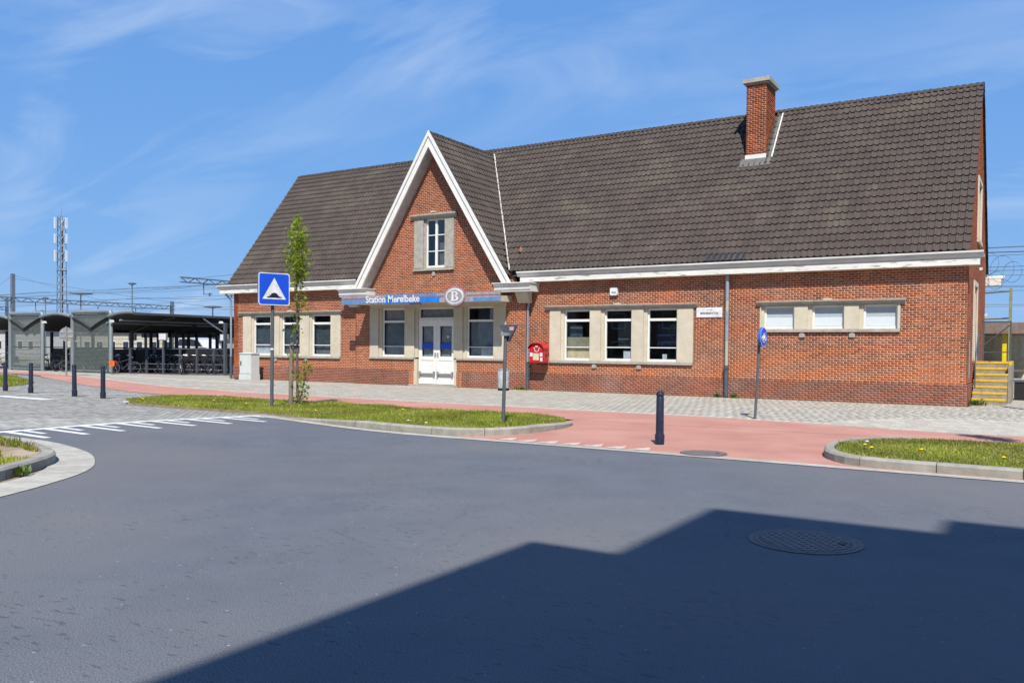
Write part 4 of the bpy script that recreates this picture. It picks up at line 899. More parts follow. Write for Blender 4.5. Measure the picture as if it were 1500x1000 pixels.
m = MB(); m.box(CX0 - .12, CX1 + .12, CY0 - .12, CY1 + .12, CZ1, CZ1 + .15); m.box(CX0 - .05, CX1 + .05, CY0 - .05, CY1 + .05, CZ1 - .06, CZ1 - .001); m.build('chimney_cap', 'stone_grey', ch)
zr = lambda y: ZE + (y - YE) * math.tan(AL)
m = MB(); m.box(CX0 - .02, CX1 + .02, CY0 - .025, CY0 - .004, zr(CY0) - .02, zr(CY0) + .2); m.build('front_flashing', 'white', ch)
m = MB()
def slope_strip(m, x0, x1, y0, y1, h):
    m.face([(x0, y0, zr(y0) + h), (x1, y0, zr(y0) + h), (x1, y1, zr(y1) + h), (x0, y1, zr(y1) + h)])
slope_strip(m, CX0 - .16, CX1 + .22, CY0 - .28, CY0 - .01, .085); slope_strip(m, CX1 + .012, CX1 + .24, CY0 - .01, CY1 + .2, .085)
m.face([(CX1 + .012, CY0, zr(CY0) + .08), (CX1 + .012, CY1, zr(CY1) + .08), (CX1 + .012, CY1, zr(CY1) + .3), (CX1 + .012, CY0, zr(CY0) + .25)])
m.build('apron_flashing', 'lead', ch, fix=False)
m = MB(); m.tube([(CX1 + .24, y, zr(y) + .15) for y in np.linspace(CY0 - .1, CY1 + .2, 8)], .026, 6); m.build('mortar_fillet', 'white', ch)
# ================================================================ things on and around the station
def rot_face(angle):
    """matrix: local x = along the face, y = up, z = outward normal; normal at world angle (rad) from +X"""
    n = Vector((math.cos(angle), math.sin(angle), 0)); up = Vector((0, 0, 1)); x = up.cross(n)
    return Matrix((x, up, n)).transposed().to_4x4()
# ---- station sign above the door
SY = -1.36
sg_ = thing('station_sign', (12.5, SY, 3.42), 'blue and grey station name board with white oval letter emblem above the entrance', 'sign')
SX0, SX1, SZ0, SZ1 = 8.5, 16.6, 3.425, 3.80
BX, BZ, BW, BH = 14.5, 3.655, .43, .31
m = MB(); m.box(SX0, SX1, SY - .03, SY + .04, SZ0, SZ1); m.build('board', 'signgrey', sg_)
m = MB(); m.box(SX0 + .01, BX - .75, SY - .034, SY - .03, SZ0 + .012, SZ0 + .22); m.build('blue_stripe', 'signblue', sg_)
m = MB(); m.box(10.9, 13.72, SY - .038, SY - .034, SZ0 + .012, SZ0 + .225); m.build('bright_stripe', 'signbright', sg_)
m = MB(); m.box(BX + .85, SX1 - .02, SY - .034, SY - .03, SZ0 + .012, SZ0 + .16); m.build('blue_stripe', 'signblue', sg_)
m = MB(); m.box(10.9, BX - .9, SY - .036, SY - .03, SZ0 + .262, SZ1 - .01); m.build('blue_stripe', 'signblue', sg_)
for a, b in ((SX0 + .01, BX - .56), (BX + .56, SX1 - .02)):
    m = MB(); m.box(a, b, SY - .041, SY - .029, SZ0 + .232, SZ0 + .258); m.build('red_stripe', 'signred', sg_)
def oval(rx, rz, y0, y1, n=40): 
    return MB().prism([(BX + rx * math.cos(2 * math.pi * k / n), BZ + rz * math.sin(2 * math.pi * k / n)) for k in range(n)], y0, y1, 'y')
oval(BW + .085, BH + .085, SY - .05, SY + .03).build('emblem_rim', 'signred', sg_); oval(BW + .06, BH + .06, SY - .056, SY - .05).build('emblem_back', 'signgrey', sg_)
oval(BW, BH, SY - .064, SY - .056).build('emblem_ring', 'signwhite', sg_); oval(BW - .07, BH - .06, SY - .07, SY - .064).build('emblem_field', 'signgrey', sg_)
def letterB():
    # slab-serif capital B built from bars and bowls
    m = MB(); y0, y1 = SY - .077, SY - .0705; x = BX - .13; z = BZ
    m.box(x, x + .085, y0, y1, z - .19, z + .19)
    m.box(x - .055, x, y0, y1, z + .15, z + .19); m.box(x - .055, x, y0, y1, z - .19, z - .15)
    def bowl(z0, z1, xr):
        zc = (z0 + z1) / 2; rz = (z1 - z0) / 2; o = []; i_ = []
        for t in np.linspace(math.pi / 2, -math.pi / 2, 10): o.append((x + .14 + (xr - .14) * math.cos(t), zc + rz * math.sin(t))); i_.append((x + .13 + (xr - .225) * math.cos(t), zc + (rz - .042) * math.sin(t)))
        o = [(x + .085, z1)] + o + [(x + .085, z0)]; i_ = [(x + .085, z1 - .042)] + i_ + [(x + .085, z0 + .042)]
        for k in range(len(o) - 1): m.face([(a, y0, b) for a, b in (o[k], o[k + 1], i_[k + 1], i_[k])])
    bowl(z - .004, z + .19, .29); bowl(z - .19, z + .02, .32)
    m.build('emblem_letter', 'signwhite', sg_, fix=False)
letterB()
o_ = Vector(sg_['o_'])
text_obj('lettering', 'Station Merelbeke', .40, 'signwhite', sg_, Matrix.Translation(Vector((9.88, SY - .046, SZ0 + .055)) - o_) @ FACE_S, sx=.97, offset=.008, extrude=.004)
# ---- plaque
pq = thing('wall_plaque', (24.33, -.01, 2.76), 'white street name plaque on the brick beside the grey downpipe', 'sign')
MB().box(23.9, 24.82, -.025, -.004, 2.76, 3.10).build('plate', 'signwhite', pq)
text_obj('lettering', 'MERELBEKESTATION', .105, 'signblack', pq, Matrix.Translation(Vector((24.36, -.027, 2.86)) - Vector(pq['o_'])) @ FACE_S, sx=.66, offset=.002, extrude=.001, align='CENTER')
text_obj('lettering', 'MERELBEKE', .05, 'signgrey', pq, Matrix.Translation(Vector((24.36, -.027, 3.0)) - Vector(pq['o_'])) @ FACE_S, sx=.8, extrude=.001, align='CENTER')
# ---- alarm box
al = thing('alarm_box', (20.75, -.06, 3.62), 'small white alarm siren box high on the wall above the middle window group', 'alarm box')
MB().prism([(20.6, 3.64), (20.64, 3.6), (20.86, 3.6), (20.9, 3.64), (20.9, 3.86), (20.86, 3.9), (20.64, 3.9), (20.6, 3.86)], -.11, -.004, 'y').build('housing', 'signwhite', al)
MB().box(20.66, 20.84, -.114, -.11, 3.68, 3.74).build('strip_label', 'signgrey', al)
# ---- letter box
mb_ = thing('letter_box', (17.72, -.3, 0), 'red curved-top letter box on the wall beside the thin downpipe', 'letter box')
x0, x1, z0, z1 = 17.42, 18.05, 1.08, 1.60
prof = [(x0, z0), (x1, z0), (x1, z1)] + [((x0 + x1) / 2 + (x1 - x0) / 2 * math.cos(t), z1 + .2 * math.sin(t)) for t in np.linspace(0.01, math.pi - .01, 9)] + [(x0, z1)]
MB().prism(prof, -.52, -.16, 'y').build('body', 'mail', mb_)
prof = [((x0 + x1) / 2 + (x1 - x0 + .08) / 2 * math.cos(t), z1 + .02 + .23 * math.sin(t)) for t in np.linspace(-.05, math.pi + .05, 12)]; m = MB()
for a, b in zip(prof[:-1], prof[1:]):
    ia = (a[0] * .955 + (x0 + x1) / 2 * .045, a[1] - .02); ib = (b[0] * .955 + (x0 + x1) / 2 * .045, b[1] - .02)
    m.face([(a[0], -.6, a[1]), (b[0], -.6, b[1]), (b[0], -.15, b[1]), (a[0], -.15, a[1])]); m.face([(a[0], -.6, a[1]), (b[0], -.6, b[1]), (ib[0], -.6, ib[1]), (ia[0], -.6, ia[1])])
m.build('roof', 'mail', mb_)
for a, b, c, d, mt in ((17.58, 17.84, 1.18, 1.44, 'cream'), (17.45, 17.56, 1.32, 1.46, 'signwhite'), (17.88, 18.0, 1.32, 1.46, 'signwhite'), (17.9, 18.0, 1.14, 1.28, 'signwhite'), (17.68, 17.80, 1.68, 1.73, 'signwhite')):
    MB().box(a, b, -.526, -.521, c, d).build('paper_label', mt, mb_)
m = MB(); m.tube([(17.74 + .09 * math.cos(t), -.525, 1.57 + .07 * math.sin(t)) for t in np.linspace(-3.4, .3, 12)], .014, 6); m.tube([(17.65, -.525, 1.6), (17.62, -.525, 1.64)], [.014, .03], 6); m.tube([(17.83, -.525, 1.6), (17.87, -.525, 1.64)], [.014, .03], 6); m.build('post_horn', 'signwhite', mb_)
MB().box(17.55, 17.9, -.17, -.004, 1.0, 1.6).build('bracket', 'zincdark', mb_); MB().box(18.045, 18.06, -.36, -.28, 1.3, 1.42).build('lock', 'black', mb_)
# ---- litter bin
bn = thing('litter_bin', (16.72, -1.27, 0), 'light grey cylindrical litter bin standing behind the triangular sign post', 'litter bin')
MB().lathe([(.2, .1), (.215, .1), (.22, .12), (.22, .76), (.215, .77)], (16.72, -1.27, 0), 24).build('body', 'bin', bn, smooth=True)
MB().lathe([(.225, .772), (.225, .79), (.17, .84), (.05, .85)], (16.72, -1.27, 0), 24).build('lid', 'galv', bn, smooth=True)
MB().lathe([(.21, .012), (.21, .08), (.17, .1)], (16.72, -1.27, 0), 24).build('base', 'black', bn, smooth=True)
# ---- cabinet
cb = thing('utility_cabinet', (2.05, -.8, 0), 'pale grey utility cabinet against the wall by the corner downpipe', 'cabinet')
m = MB(); m.box(1.62, 2.42, -1.02, -.52, .28, 1.24); m.build('housing', 'cabinet', cb)
MB().prism([(-1.05, 1.243), (-.49, 1.243), (-.49, 1.27), (-.77, 1.31), (-1.05, 1.27)], 1.59, 2.45, 'x').build('lid', 'cabinet', cb); MB().box(1.60, 2.44, -1.04, -.50, .01, .275).build('base', 'cabinet', cb)
MB().box(1.66, 2.38, -1.034, -1.022, .32, 1.2).build('door_panel', 'cabinet', cb); MB().box(1.70, 1.76, -1.05, -1.035, .7, .9).build('lock', 'black', cb)
# ---- road signs
def post(par, base, top, r=.038, matname='pole'):
    m = MB(); m.tube([base, top], r, 12); m.lathe([(.045, 0), (.045, .02)], tuple(top), 10); return m.build('post', matname, par, smooth=True)
def plate_shape(par, pts2, c, ang, th, mats, name, inset=0):
    """flat sign plate with folded rim: pts2 in local plane coords"""
    M = Matrix.Translation(c) @ rot_face(ang); m = MB(); n = len(pts2)
    f = [M @ Vector((x, y, 0)) for x, y in pts2]; b = [M @ Vector((x, y, -th)) for x, y in pts2]
    m.face(f, 0); m.face(b[::-1], 1)
    for k in range(n): m.face([f[k], b[k], b[(k + 1) % n], f[(k + 1) % n]], 1)
    return m.build(name, mats, par)
def flat(par, pts2, c, ang, off, matname, name):
    M = Matrix.Translation(c) @ rot_face(ang); m = MB(); m.face([M @ Vector((x, y, off)) for x, y in pts2]); return m.build(name, matname, par, fix=False)
def rrect(w, h, r, n=5):
    o = []
    for cx, cy, a in ((w / 2 - r, h / 2 - r, 0), (-w / 2 + r, h / 2 - r, 90), (-w / 2 + r, -h / 2 + r, 180), (w / 2 - r, -h / 2 + r, 270)):
        for k in range(n + 1): t = R(a + 90 * k / n); o.append((cx + r * math.cos(t), cy + r * math.sin(t)))
    return o
def bump_sign():
    b = (17.82, -13.83, .05); t = thing('speed_bump_sign', b, 'square blue speed bump sign with white triangle on a grey post in the verge', 'road sign')
    post(t, b, (17.84, -13.83, 2.72), .045); ang = R(-22); c = Vector((17.86, -13.84, 3.03)) + Vector((math.cos(ang), math.sin(ang), 0)) * .09
    plate_shape(t, rrect(.80, .80, .06), c, ang, .07, ['signwhite', 'blueedge'], 'plate'); flat(t, rrect(.755, .755, .045), c, ang, .003, 'blue', 'blue_field')
    flat(t, [(-.30, -.25), (.30, -.25), (0, .28)], c, ang, .006, 'signwhite', 'triangle')
    hp = [(-.19, -.215), (.19, -.215), (.19, -.19), (.14, -.185)] + [(.10 * math.cos(t), -.175 + .085 * math.sin(t)) for t in np.linspace(.3, math.pi - .3, 9)] + [(-.14, -.185), (-.19, -.19)]
    flat(t, hp, c, ang, .009, 'signblack', 'bump_symbol')
    m = MB(); m.box(17.77, 17.89, -13.89, -13.77, 2.76, 2.82); m.box(17.77, 17.89, -13.89, -13.77, 3.2, 3.26); m.build('clamp', 'galv', t); MB().lathe([(.05, 1.52), (.05, 1.56)], (17.83, -13.83, 0), 10).build('band', 'signwhite', t)
    MB().tube([(17.84, -13.83, 2.6), (17.85, -13.83, 3.3)], .04, 10).build('post_top', 'pole', t)
bump_sign()
def tri_sign():
    b = (25.03, -14.35, .1); t = thing('yield_sign', b, 'small triangular sign seen from behind with a pink sticker on its back', 'road sign')
    post(t, b, (25.07, -14.35, 1.90), .036, 'pole'); ang = R(88); c = Vector((25.10, -14.33, 1.92)) + Vector((math.cos(ang), math.sin(ang), 0)) * .07
    tri = [(-.20, .14), (-.185, .165), (.185, .165), (.20, .14), (.02, -.175), (-.02, -.175)]
    plate_shape(t, tri, c, ang, .055, ['signwhite', 'zincdark'], 'plate'); flat(t, [(x * .8, y * .8 + .015) for x, y in tri], c, ang, .003, 'signred', 'front_field')
    flat(t, [(-.14, .05), (-.14, .12), (-.04, .12), (-.04, .05)], c, ang, -.06, 'pink', 'sticker')
    m = MB(); m.box(24.99, 25.15, -14.42, -14.28, 1.86, 1.92); m.build('clamp', 'galv', t)
tri_sign()
def bike_sign():
    b = (28.49, -8.73, .0); t = thing('cycle_path_sign', b, 'round blue cycle path sign on a thin post in front of the brick wall', 'road sign')
    post(t, b, (28.57, -8.72, 2.1), .032, 'pole'); ang = R(-3); c = Vector((28.60, -8.74, 1.93)) + Vector((math.cos(ang), math.sin(ang), 0)) * .07
    circ = lambda r: [(r * math.cos(2 * math.pi * k / 32), r * math.sin(2 * math.pi * k / 32)) for k in range(32)]
    plate_shape(t, circ(.232), c, ang, .06, ['signwhite', 'blueedge'], 'plate'); flat(t, circ(.215), c, ang, .003, 'blue', 'blue_field')
    M = Matrix.Translation(c + Vector((0, 0, .0))) @ rot_face(ang); m = MB()
    for x in (-.085, .085): m.tube([M @ Vector((x + .055 * math.cos(a), -.03 + .055 * math.sin(a), .006)) for a in np.linspace(0, 2 * math.pi, 17)], .007, 5)
    for p, q in (((-.085, -.03), (-.03, .045)), ((-.03, .045), (.05, .05)), ((.05, .05), (0, -.03)), ((0, -.03), (-.085, -.03)), ((-.03, .045), (0, -.03)), ((.085, -.03), (.04, .085)), ((.04, .085), (.075, .09)), ((-.04, .075), (-.03, .045)), ((-.07, .077), (-.02, .077))): m.tube([M @ Vector((*p, .006)), M @ Vector((*q, .006))], .007, 5)
    m.build('bicycle_symbol', 'signwhite', t)
    text_obj('lettering', 'fietspad', .055, 'signwhite', t, Matrix.Translation(-Vector(b)) @ M @ Matrix.Translation((0, -.125, .005)), sx=.8, extrude=.001, align='CENTER')
bike_sign()
def back_sign():
    b = (-7.82, -3.97, 0); t = thing('round_sign', b, 'round road sign seen from behind beside the bicycle shelter opening', 'road sign')
    post(t, b, (-7.82, -3.97, 2.5), .045, 'galv'); ang = R(125); c = Vector((-7.85, -3.93, 2.12)); circ = [(.36 * math.cos(2 * math.pi * k / 28), .36 * math.sin(2 * math.pi * k / 28)) for k in range(28)]
    plate_shape(t, circ, c, ang, .03, ['signwhite', 'galv'], 'plate'); flat(t, [(x * .9, y * .9) for x, y in circ], c, ang, .003, 'mail', 'front_field')
    M = Matrix.Translation(c) @ rot_face(ang); m = MB()
    for h in (-.13, .09): m.tube([M @ Vector((-.33, h, -.045)), M @ Vector((.33, h, -.045))], .018, 6)
    m.build('brace', 'galv', t)
back_sign()
# ---- bollards
def bollards():
    spots = [((10.48, -13.67), 'dark blue bollard closest to the long grass verge', 1.0), ((8.92, -13.61), 'dark blue bollard second from the long grass verge', 1.0), ((6.15, -13.43), 'dark blue bollard third from the long grass verge', 1.0), ((4.34, -13.29), 'dark blue bollard beside the west grass patch, farthest from the long verge', 1.0), ((28.75, -15.27), 'scuffed dark blue bollard standing alone on the red crossing', .91)]
    t0 = None
    for (x, y), lab, h in spots:
        if t0 is None:
            t0 = thing('bollard', (x, y, .004), lab, 'bollard', 'bollards')
            MB().lathe([(.078, .0), (.082, .18), (.079, .20), (.068, .205), (.064, .88), (.060, .89)], (x, y, .004), 20).build('shaft', 'bollard', t0, smooth=True)
            MB().lathe([(.060, .89), (.060, .91), (.068, .915), (.068, .95), (.060, .965), (.058, .985), (.02, 1.0)], (x, y, .004), 20).build('cap', 'bollard', t0, smooth=True)
            MB().lathe([(.10, .0), (.10, .006), (.08, .008)], (x, y, .002), 20).build('base_ring', 'concrete', t0)
        else:
            c = copy_tree(t0); c.location = (x, y, .004 if x < 20 else .002); c.rotation_euler = (random.gauss(0, .008), random.gauss(0, .008), random.uniform(0, 6)); c.scale = (1, 1, h); c['label'] = lab
bollards()
# ---- manhole covers
def manhole(name, c, r, z, label, cut=None):
    t = thing(name, (c[0], c[1], z), label, 'manhole cover')
    m = MB(); m.lathe([(r, .0), (r, .006), (r - .035, .006), (r - .04, .001)], (c[0], c[1], z), 48); m.lathe([(r - .05, .001), (r - .05, .006), (r - .08, .006), (r - .085, .0015)], (c[0], c[1], z), 48); m.build('rim', 'iron', t)
    m = MB(); q = r - .1; k = -q
    while k < q:
        h = math.sqrt(max(0, q * q - k * k))
        if h > .04: m.box(c[0] + k - .019, c[0] + k + .019, c[1] - h, c[1] + h, z, z + .0065); m.box(c[0] - h, c[0] + h, c[1] + k - .019, c[1] + k + .019, z, z + .006)
        k += .07
    ca, sa = math.cos(R(40)), math.sin(R(40)); m.v = [(c[0] + (x - c[0]) * ca - (y - c[1]) * sa, c[1] + (x - c[0]) * sa + (y - c[1]) * ca, z_) for x, y, z_ in m.v]
    g = m.build('grating', 'iron', t); g['kind'] = 'stuff'
    MB().box(c[0] + q * .72, c[0] + q * .88, c[1] + .02, c[1] + .09, z, z + .009).build('lift_slot', 'black', t)
    MB().lathe([(r - .05, .0005), (.01, .0008)], (c[0], c[1], z), 40).build('plate', 'black', t)
manhole('manhole_cover', (32.56, -21.45), .46, .003, 'round iron manhole cover with grid pattern in the shaded asphalt')
manhole('manhole_cover', (29.78, -16.02), .36, .012, 'round rusty manhole cover at the edge of the red crossing')

# ---- young tree and stake
def leaves(name, centers, n, size, matname, parent, spread, origin):
    V = []; F = []
    for _ in range(n):
        c, s = random.choice(centers); p = np.array(c) + np.random.normal(0, 1, 3) * np.array(s)
        d = np.random.normal(0, 1, 3); d /= np.linalg.norm(d); d[2] -= .35; u = np.cross(d, np.random.normal(0, 1, 3)); u /= np.linalg.norm(u); L = size * random.uniform(.6, 1.3); W = L * .32
        i = len(V); V += [p, p + d * L * .5 + u * W, p + d * L, p + d * L * .5 - u * W]; F.append((i, i + 1, i + 2, i + 3))
    return numpy_mesh(name, np.array(V), np.array(F), matname, parent, origin=origin)
def sapling(base, label, h=4.9, low=True, seedv=3):
    random.seed(seedv); np.random.seed(seedv)
    x, y, z = base; t = thing('young_tree', base, label, 'tree'); m = MB()
    path = [(x, y, z - .05), (x - .01, y, z + 1), (x - .03, y + .02, z + 2), (x - .06, y + .02, z + 3), (x - .05, y + .03, z + 4), (x - .02, y + .02, z + h - .1)]
    m.tube(path, [.04, .033, .028, .022, .014, .005], 8); cs = []
    for k in range(26):
        zz = random.uniform(1.55, h - .5); a = random.uniform(0, 6.28); L = random.uniform(.18, .42) * (1 if zz > 3 else .8); bx, by = x - .04, y + .02
        q = (bx + math.cos(a) * L * .55, by + math.sin(a) * L * .55, z + zz + L); m.tube([(bx, by, z + zz), q], [.008, .003], 5)
        if random.random() < (.98 if zz > 2.75 else .6): cs.append((q, (.10, .10, .13)))
        if zz > 2.8: cs.append(((bx + math.cos(a) * L * .3, by + math.sin(a) * L * .3, z + zz + L * .5), (.10, .10, .13)))
    cs += [((x - .03, y + .02, z + h - .12), (.05, .05, .09))] * 2 + [((x - .28, y, z + 3.95), (.07, .07, .11)), ((x - .2, y, z + 3.8), (.1, .1, .12))] * 2
    if low:
        for a, b in (((.10, .02), .62), ((.30, -.02), .95), ((.2, .05), .5), ((-.02, 0), .8), ((.36, 0), 1.05), ((.05, .03), .3), ((.25, .0), .35)):
            q = (x + a[0], y + a[1], z + b); m.tube([(x + .02, y, z + .05), (x + a[0] * .6, y, z + b * .5), q], [.012, .009, .004], 5); cs.append((q, (.06, .06, .11)))
        cs.append(((x - .22, y, z + 1.28), (.06, .05, .09)))
        m.tube([(x, y, z + 1.15), (x - .22, y, z + 1.28)], [.009, .004], 5)
    m.build('trunk', 'bark', t, smooth=True); leaves('crown', cs, 2000, .075, 'leaf', t, .1, base)
    return t
sapling((17.86, -13.0, .05), 'thin young tree with sparse bright green leaves beside the speed bump sign')
sapling((34.85, -12.9, .09), 'young tree on the kerbed island that throws a forked shadow on the red path', 4.0, False, 5)
random.seed(11); np.random.seed(11)
st = thing('tree_stake', (17.60, -12.98, .05), 'weathered round wooden stake tied to the thin young tree', 'stake')
MB().tube([(17.60, -12.98, -.02), (17.61, -12.98, .9), (17.63, -12.98, 1.72)], [.062, .06, .056], 12).build('post', 'stake', st, smooth=True); m = MB(); m.tube([(17.66, -13.05, 1.62), (17.86, -13.06, 1.63), (17.9, -12.98, 1.62), (17.84, -12.93, 1.62), (17.66, -12.92, 1.62)], .018, 6); m.build('tie', 'black', st)

# ---- weeds, dandelions, small litter
def tuft(name, c, n, h, spread, label, group=None):
    V = []; F = []
    for _ in range(n):
        a = random.uniform(0, 6.28); r = abs(random.gauss(0, spread)); p = np.array([c[0] + math.cos(a) * r, c[1] + math.sin(a) * r * .5, c[2]]); b = random.uniform(0, 6.28); L = h * random.uniform(.5, 1.2); w = .02
        d = np.array([math.cos(b) * .6, math.sin(b) * .6, .9]) * L; u = np.array([-math.sin(b), math.cos(b), 0]) * w; i = len(V); V += [p, p + d * .5 + u, p + d, p + d * .5 - u]; F.append((i, i + 1, i + 2, i + 3))
    return tag(numpy_mesh(name, np.array(V), np.array(F), 'tuft', None, origin=c), label, 'weed', group)
tuft('weed', (17.0, -.38, 0), 90, .14, .22, 'weeds at the wall foot under the red letter box'); tuft('weed', (24.75, -.22, 0), 50, .16, .1, 'weed tuft on the entrance side of the wide downpipe foot'); tuft('weed', (25.35, -.22, 0), 50, .18, .1, 'weed tuft on the far side of the wide downpipe foot')
tuft('weed', (32.5, .8, 0), 160, .2, .2, 'weeds growing between the wall corner and the yellow edged steps'); tuft('weed', (1.35, -.95, 0), 50, .12, .12, 'weed tuft at the foot of the utility cabinet'); tuft('weed', (23.72, -23.2, .01), 60, .13, .09, 'green weed growing out of the curved kerb joint'); tuft('weed', (24.35, -24.15, .01), 40, .09, .12, 'small dry weed along the kerb foot')
def flowers():
    m = MB(); m.tube([(0, 0, 0), (.005, 0, .1)], .003, 5); me = m.build('tmp', 'tuft'); stem = me.data; bpy.data.objects.remove(me); stem.name = 'stem'
    hs = {}
    for k, mt in (('dandelion', 'dandelion'), ('seed_head', 'seed')):
        m = MB(); m.lathe([(.006, .095), (.027, .105), (.030, .112), (.018, .122), (.004, .125)], (.005, 0, 0), 12); me = m.build('tmp', mt, smooth=True); hs[k] = me.data; bpy.data.objects.remove(me)
    P = [(32.75, -15.2, 'd'), (33.8, -15.55, 'd'), (31.95, -15.0, 'd'), (32.1, -15.35, 'd'), (34.1, -15.2, 's'), (31.9, -14.5, 's'), (13.4, -14.4, 'd'), (13.75, -14.6, 'd'), (17.2, -14.1, 'd'), (20.3, -14.8, 'd'), (21.6, -13.3, 'd'), (23.6, -15.6, 's'), (24.2, -15.8, 's'), (15.6, -13.8, 'd')]
    for x, y, k in P:
        right = x > 30; nm = 'dandelion' if k == 'd' else 'seed_head'
        t = thing(nm, (x, y, .09 if right else .06), ('yellow dandelion' if k == 'd' else 'white dandelion seed head') + (' in the grass of the kerbed island' if right else ' in the grass of the long verge'), 'flower', ('dandelions' if k == 'd' else 'seed heads') + (' on the island' if right else ' on the long verge'))
        obj('stem', stem, t); obj('flower_head', hs[nm if k == 'd' else 'seed_head'], t)
flowers()
MB().prism([(13.05, -14.72), (13.3, -14.78), (13.34, -14.66), (13.1, -14.6)], .06, .10, 'z').build('litter', 'paper'); tag(bpy.data.objects['litter'], 'scrap of white litter at the tip of the long verge', 'litter')
# ================================================================ steps at the end wall
def steps():
    t = thing('steps', (32.8, 2.4, 0), 'short concrete steps with worn yellow edges up to the side door', 'steps'); x0, x1, y0, rise, tread, n = LX + .06, 33.28, 1.5, .19, .27, 7
    for k in range(n):
        y1 = y0 + (k + 1) * tread if k < n - 1 else 5.2
        m = MB(); m.box(x0, x1, y0 + k * tread, y1 + (.02 if k < n - 1 else 0), 0, (k + 1) * rise - .001 * k); m.build('step', 'stepstone', t)
        m = MB(); m.box(x0 - .0, x1 + .006, y0 + k * tread - .012, y0 + k * tread + .07, (k + 1) * rise - .065, (k + 1) * rise + .006); m.build('step_edge', 'yellow', t)
    MB().box(x1 + .008, x1 + .10, 2.6, 5.2, 0, 1.2).build('side_wall', 'stepstone', t); MB().box(x1 + .008, x1 + .09, 3.1, 5.2, 1.21, 1.34).build('step_edge', 'yellow', t)
    h = thing('handrail', (LX + .12, 2.0, 0), 'dark pipe handrail leaning up the side steps beside the wall', 'handrail'); m = MB(); m.tube([(LX + .12, 1.9, .5), (LX + .12, 1.9, 1.15), (LX + .12, 2.15, 1.5), (LX + .12, 3.3, 2.3)], .022, 8); h_ = m.build('rail', 'zincdark', h, smooth=True)
    m = MB(); m.tube([(LX + .12, 3.2, 1.33), (LX + .12, 3.2, 2.23)], .02, 8); m.build('upright', 'zincdark', h)
    h = thing('corner_guard', (LX + .05, .2, .9), 'pale metal guard strip on the corner of the brick wall', 'guard'); MB().tube([(LX + .06, .15, .85), (LX + .06, .15, 1.95)], .02, 8).build('strip', 'galv', h); m = MB(); m.tube([(LX, .15, 1.0), (LX + .06, .15, 1.0)], .012, 6); m.tube([(LX, .15, 1.8), (LX + .06, .15, 1.8)], .012, 6); m.build('fixing', 'zincdark', h)
steps()
for y, z, lab in ((3.9, 4.45, 'small white wall camera under the end gable gutter'), (7.4, 3.05, 'small wall camera low on the rear end of the gable wall')):
    c = thing('wall_camera', (LX, y, z), lab, 'camera'); m = MB(); m.tube([(LX, y, z), (LX + .12, y, z)], .02, 6); m.build('arm', 'zincdark', c); m = MB(); m.tube([(LX + .12, y + .05, z - .02), (LX + .12, y - .22, z - .04)], .05, 10); m.build('housing', 'antenna', c)
# ---- fence with coil, gate and platform side at right
def fence_corner():
    t = thing('security_fence', (33.2, 7.6, 0), 'olive steel fence post with rails topped by coiled barbed wire behind the steps', 'fence')
    MB().prism([(7.5, 1.2), (7.8, 1.2), (7.68, 4.0), (7.58, 4.0)], 33.12, 33.22, 'x').build('post', 'greenpost', t)
    for z in (2.9, 3.9):
        m = MB(); m.tube([(32.3, 8.6, z), (33.17, 7.7, z)], .03, 6); m.build('rail', 'greenpost', t)
    for k, (dx, z, r) in enumerate(((.35, 4.75, .5), (.0, 4.6, .38), (.55, 4.35, .34), (.8, 5.0, .42))):
        m = MB(); c = Vector((33.2 - dx, 7.7 + dx, z)); m.tube([c + Vector((math.cos(a) * r * .8, -math.cos(a) * r * .6, math.sin(a) * r)) for a in np.linspace(0, 6.283, 25)], .008, 4); m.build('barbed_coil', 'wire', t)
    t = thing('metal_gate', (33.0, 6.2, 1.3), 'dark framed metal gate at the top of the side steps', 'gate')
    m = MB(); m.box(32.36, 32.42, 6.2, 6.26, 1.3, 2.75); m.box(33.2, 33.26, 6.2, 6.26, 1.3, 2.75); m.box(32.42, 33.2, 6.2, 6.26, 2.69, 2.75); m.box(32.42, 33.2, 6.2, 6.26, 1.62, 1.66); m.build('gate_frame', 'sheddark', t)
    m = MB(); m.tube([(32.42, 6.23, 1.9), (33.2, 6.23, 2.6)], .025, 6); m.build('brace', 'sheddark', t)
    t = thing('boundary_post', (33.86, -.45, 0), 'white concrete post with yellow cap at the edge of the yard', 'post'); MB().box(33.80, 33.95, -.5, -.32, 0, 1.5).build('shaft', 'signwhite', t); MB().box(33.78, 33.97, -.52, -.30, 1.5, 1.62).build('cap', 'yellowpost', t)
    t = thing('litter_container', (33.6, 5.6, 0), 'low black container on the paving behind the white post', 'container'); MB().box(33.4, 34.2, 5.2, 6.0, .05, .62).build('body', 'black', t); MB().box(33.37, 34.23, 5.17, 6.03, .62, .68).build('lid', 'zincdark', t); MB().box(33.3, 33.36, 4.9, 5.0, .0, .3).build('wheel_stop', 'bush', t)
fence_corner()
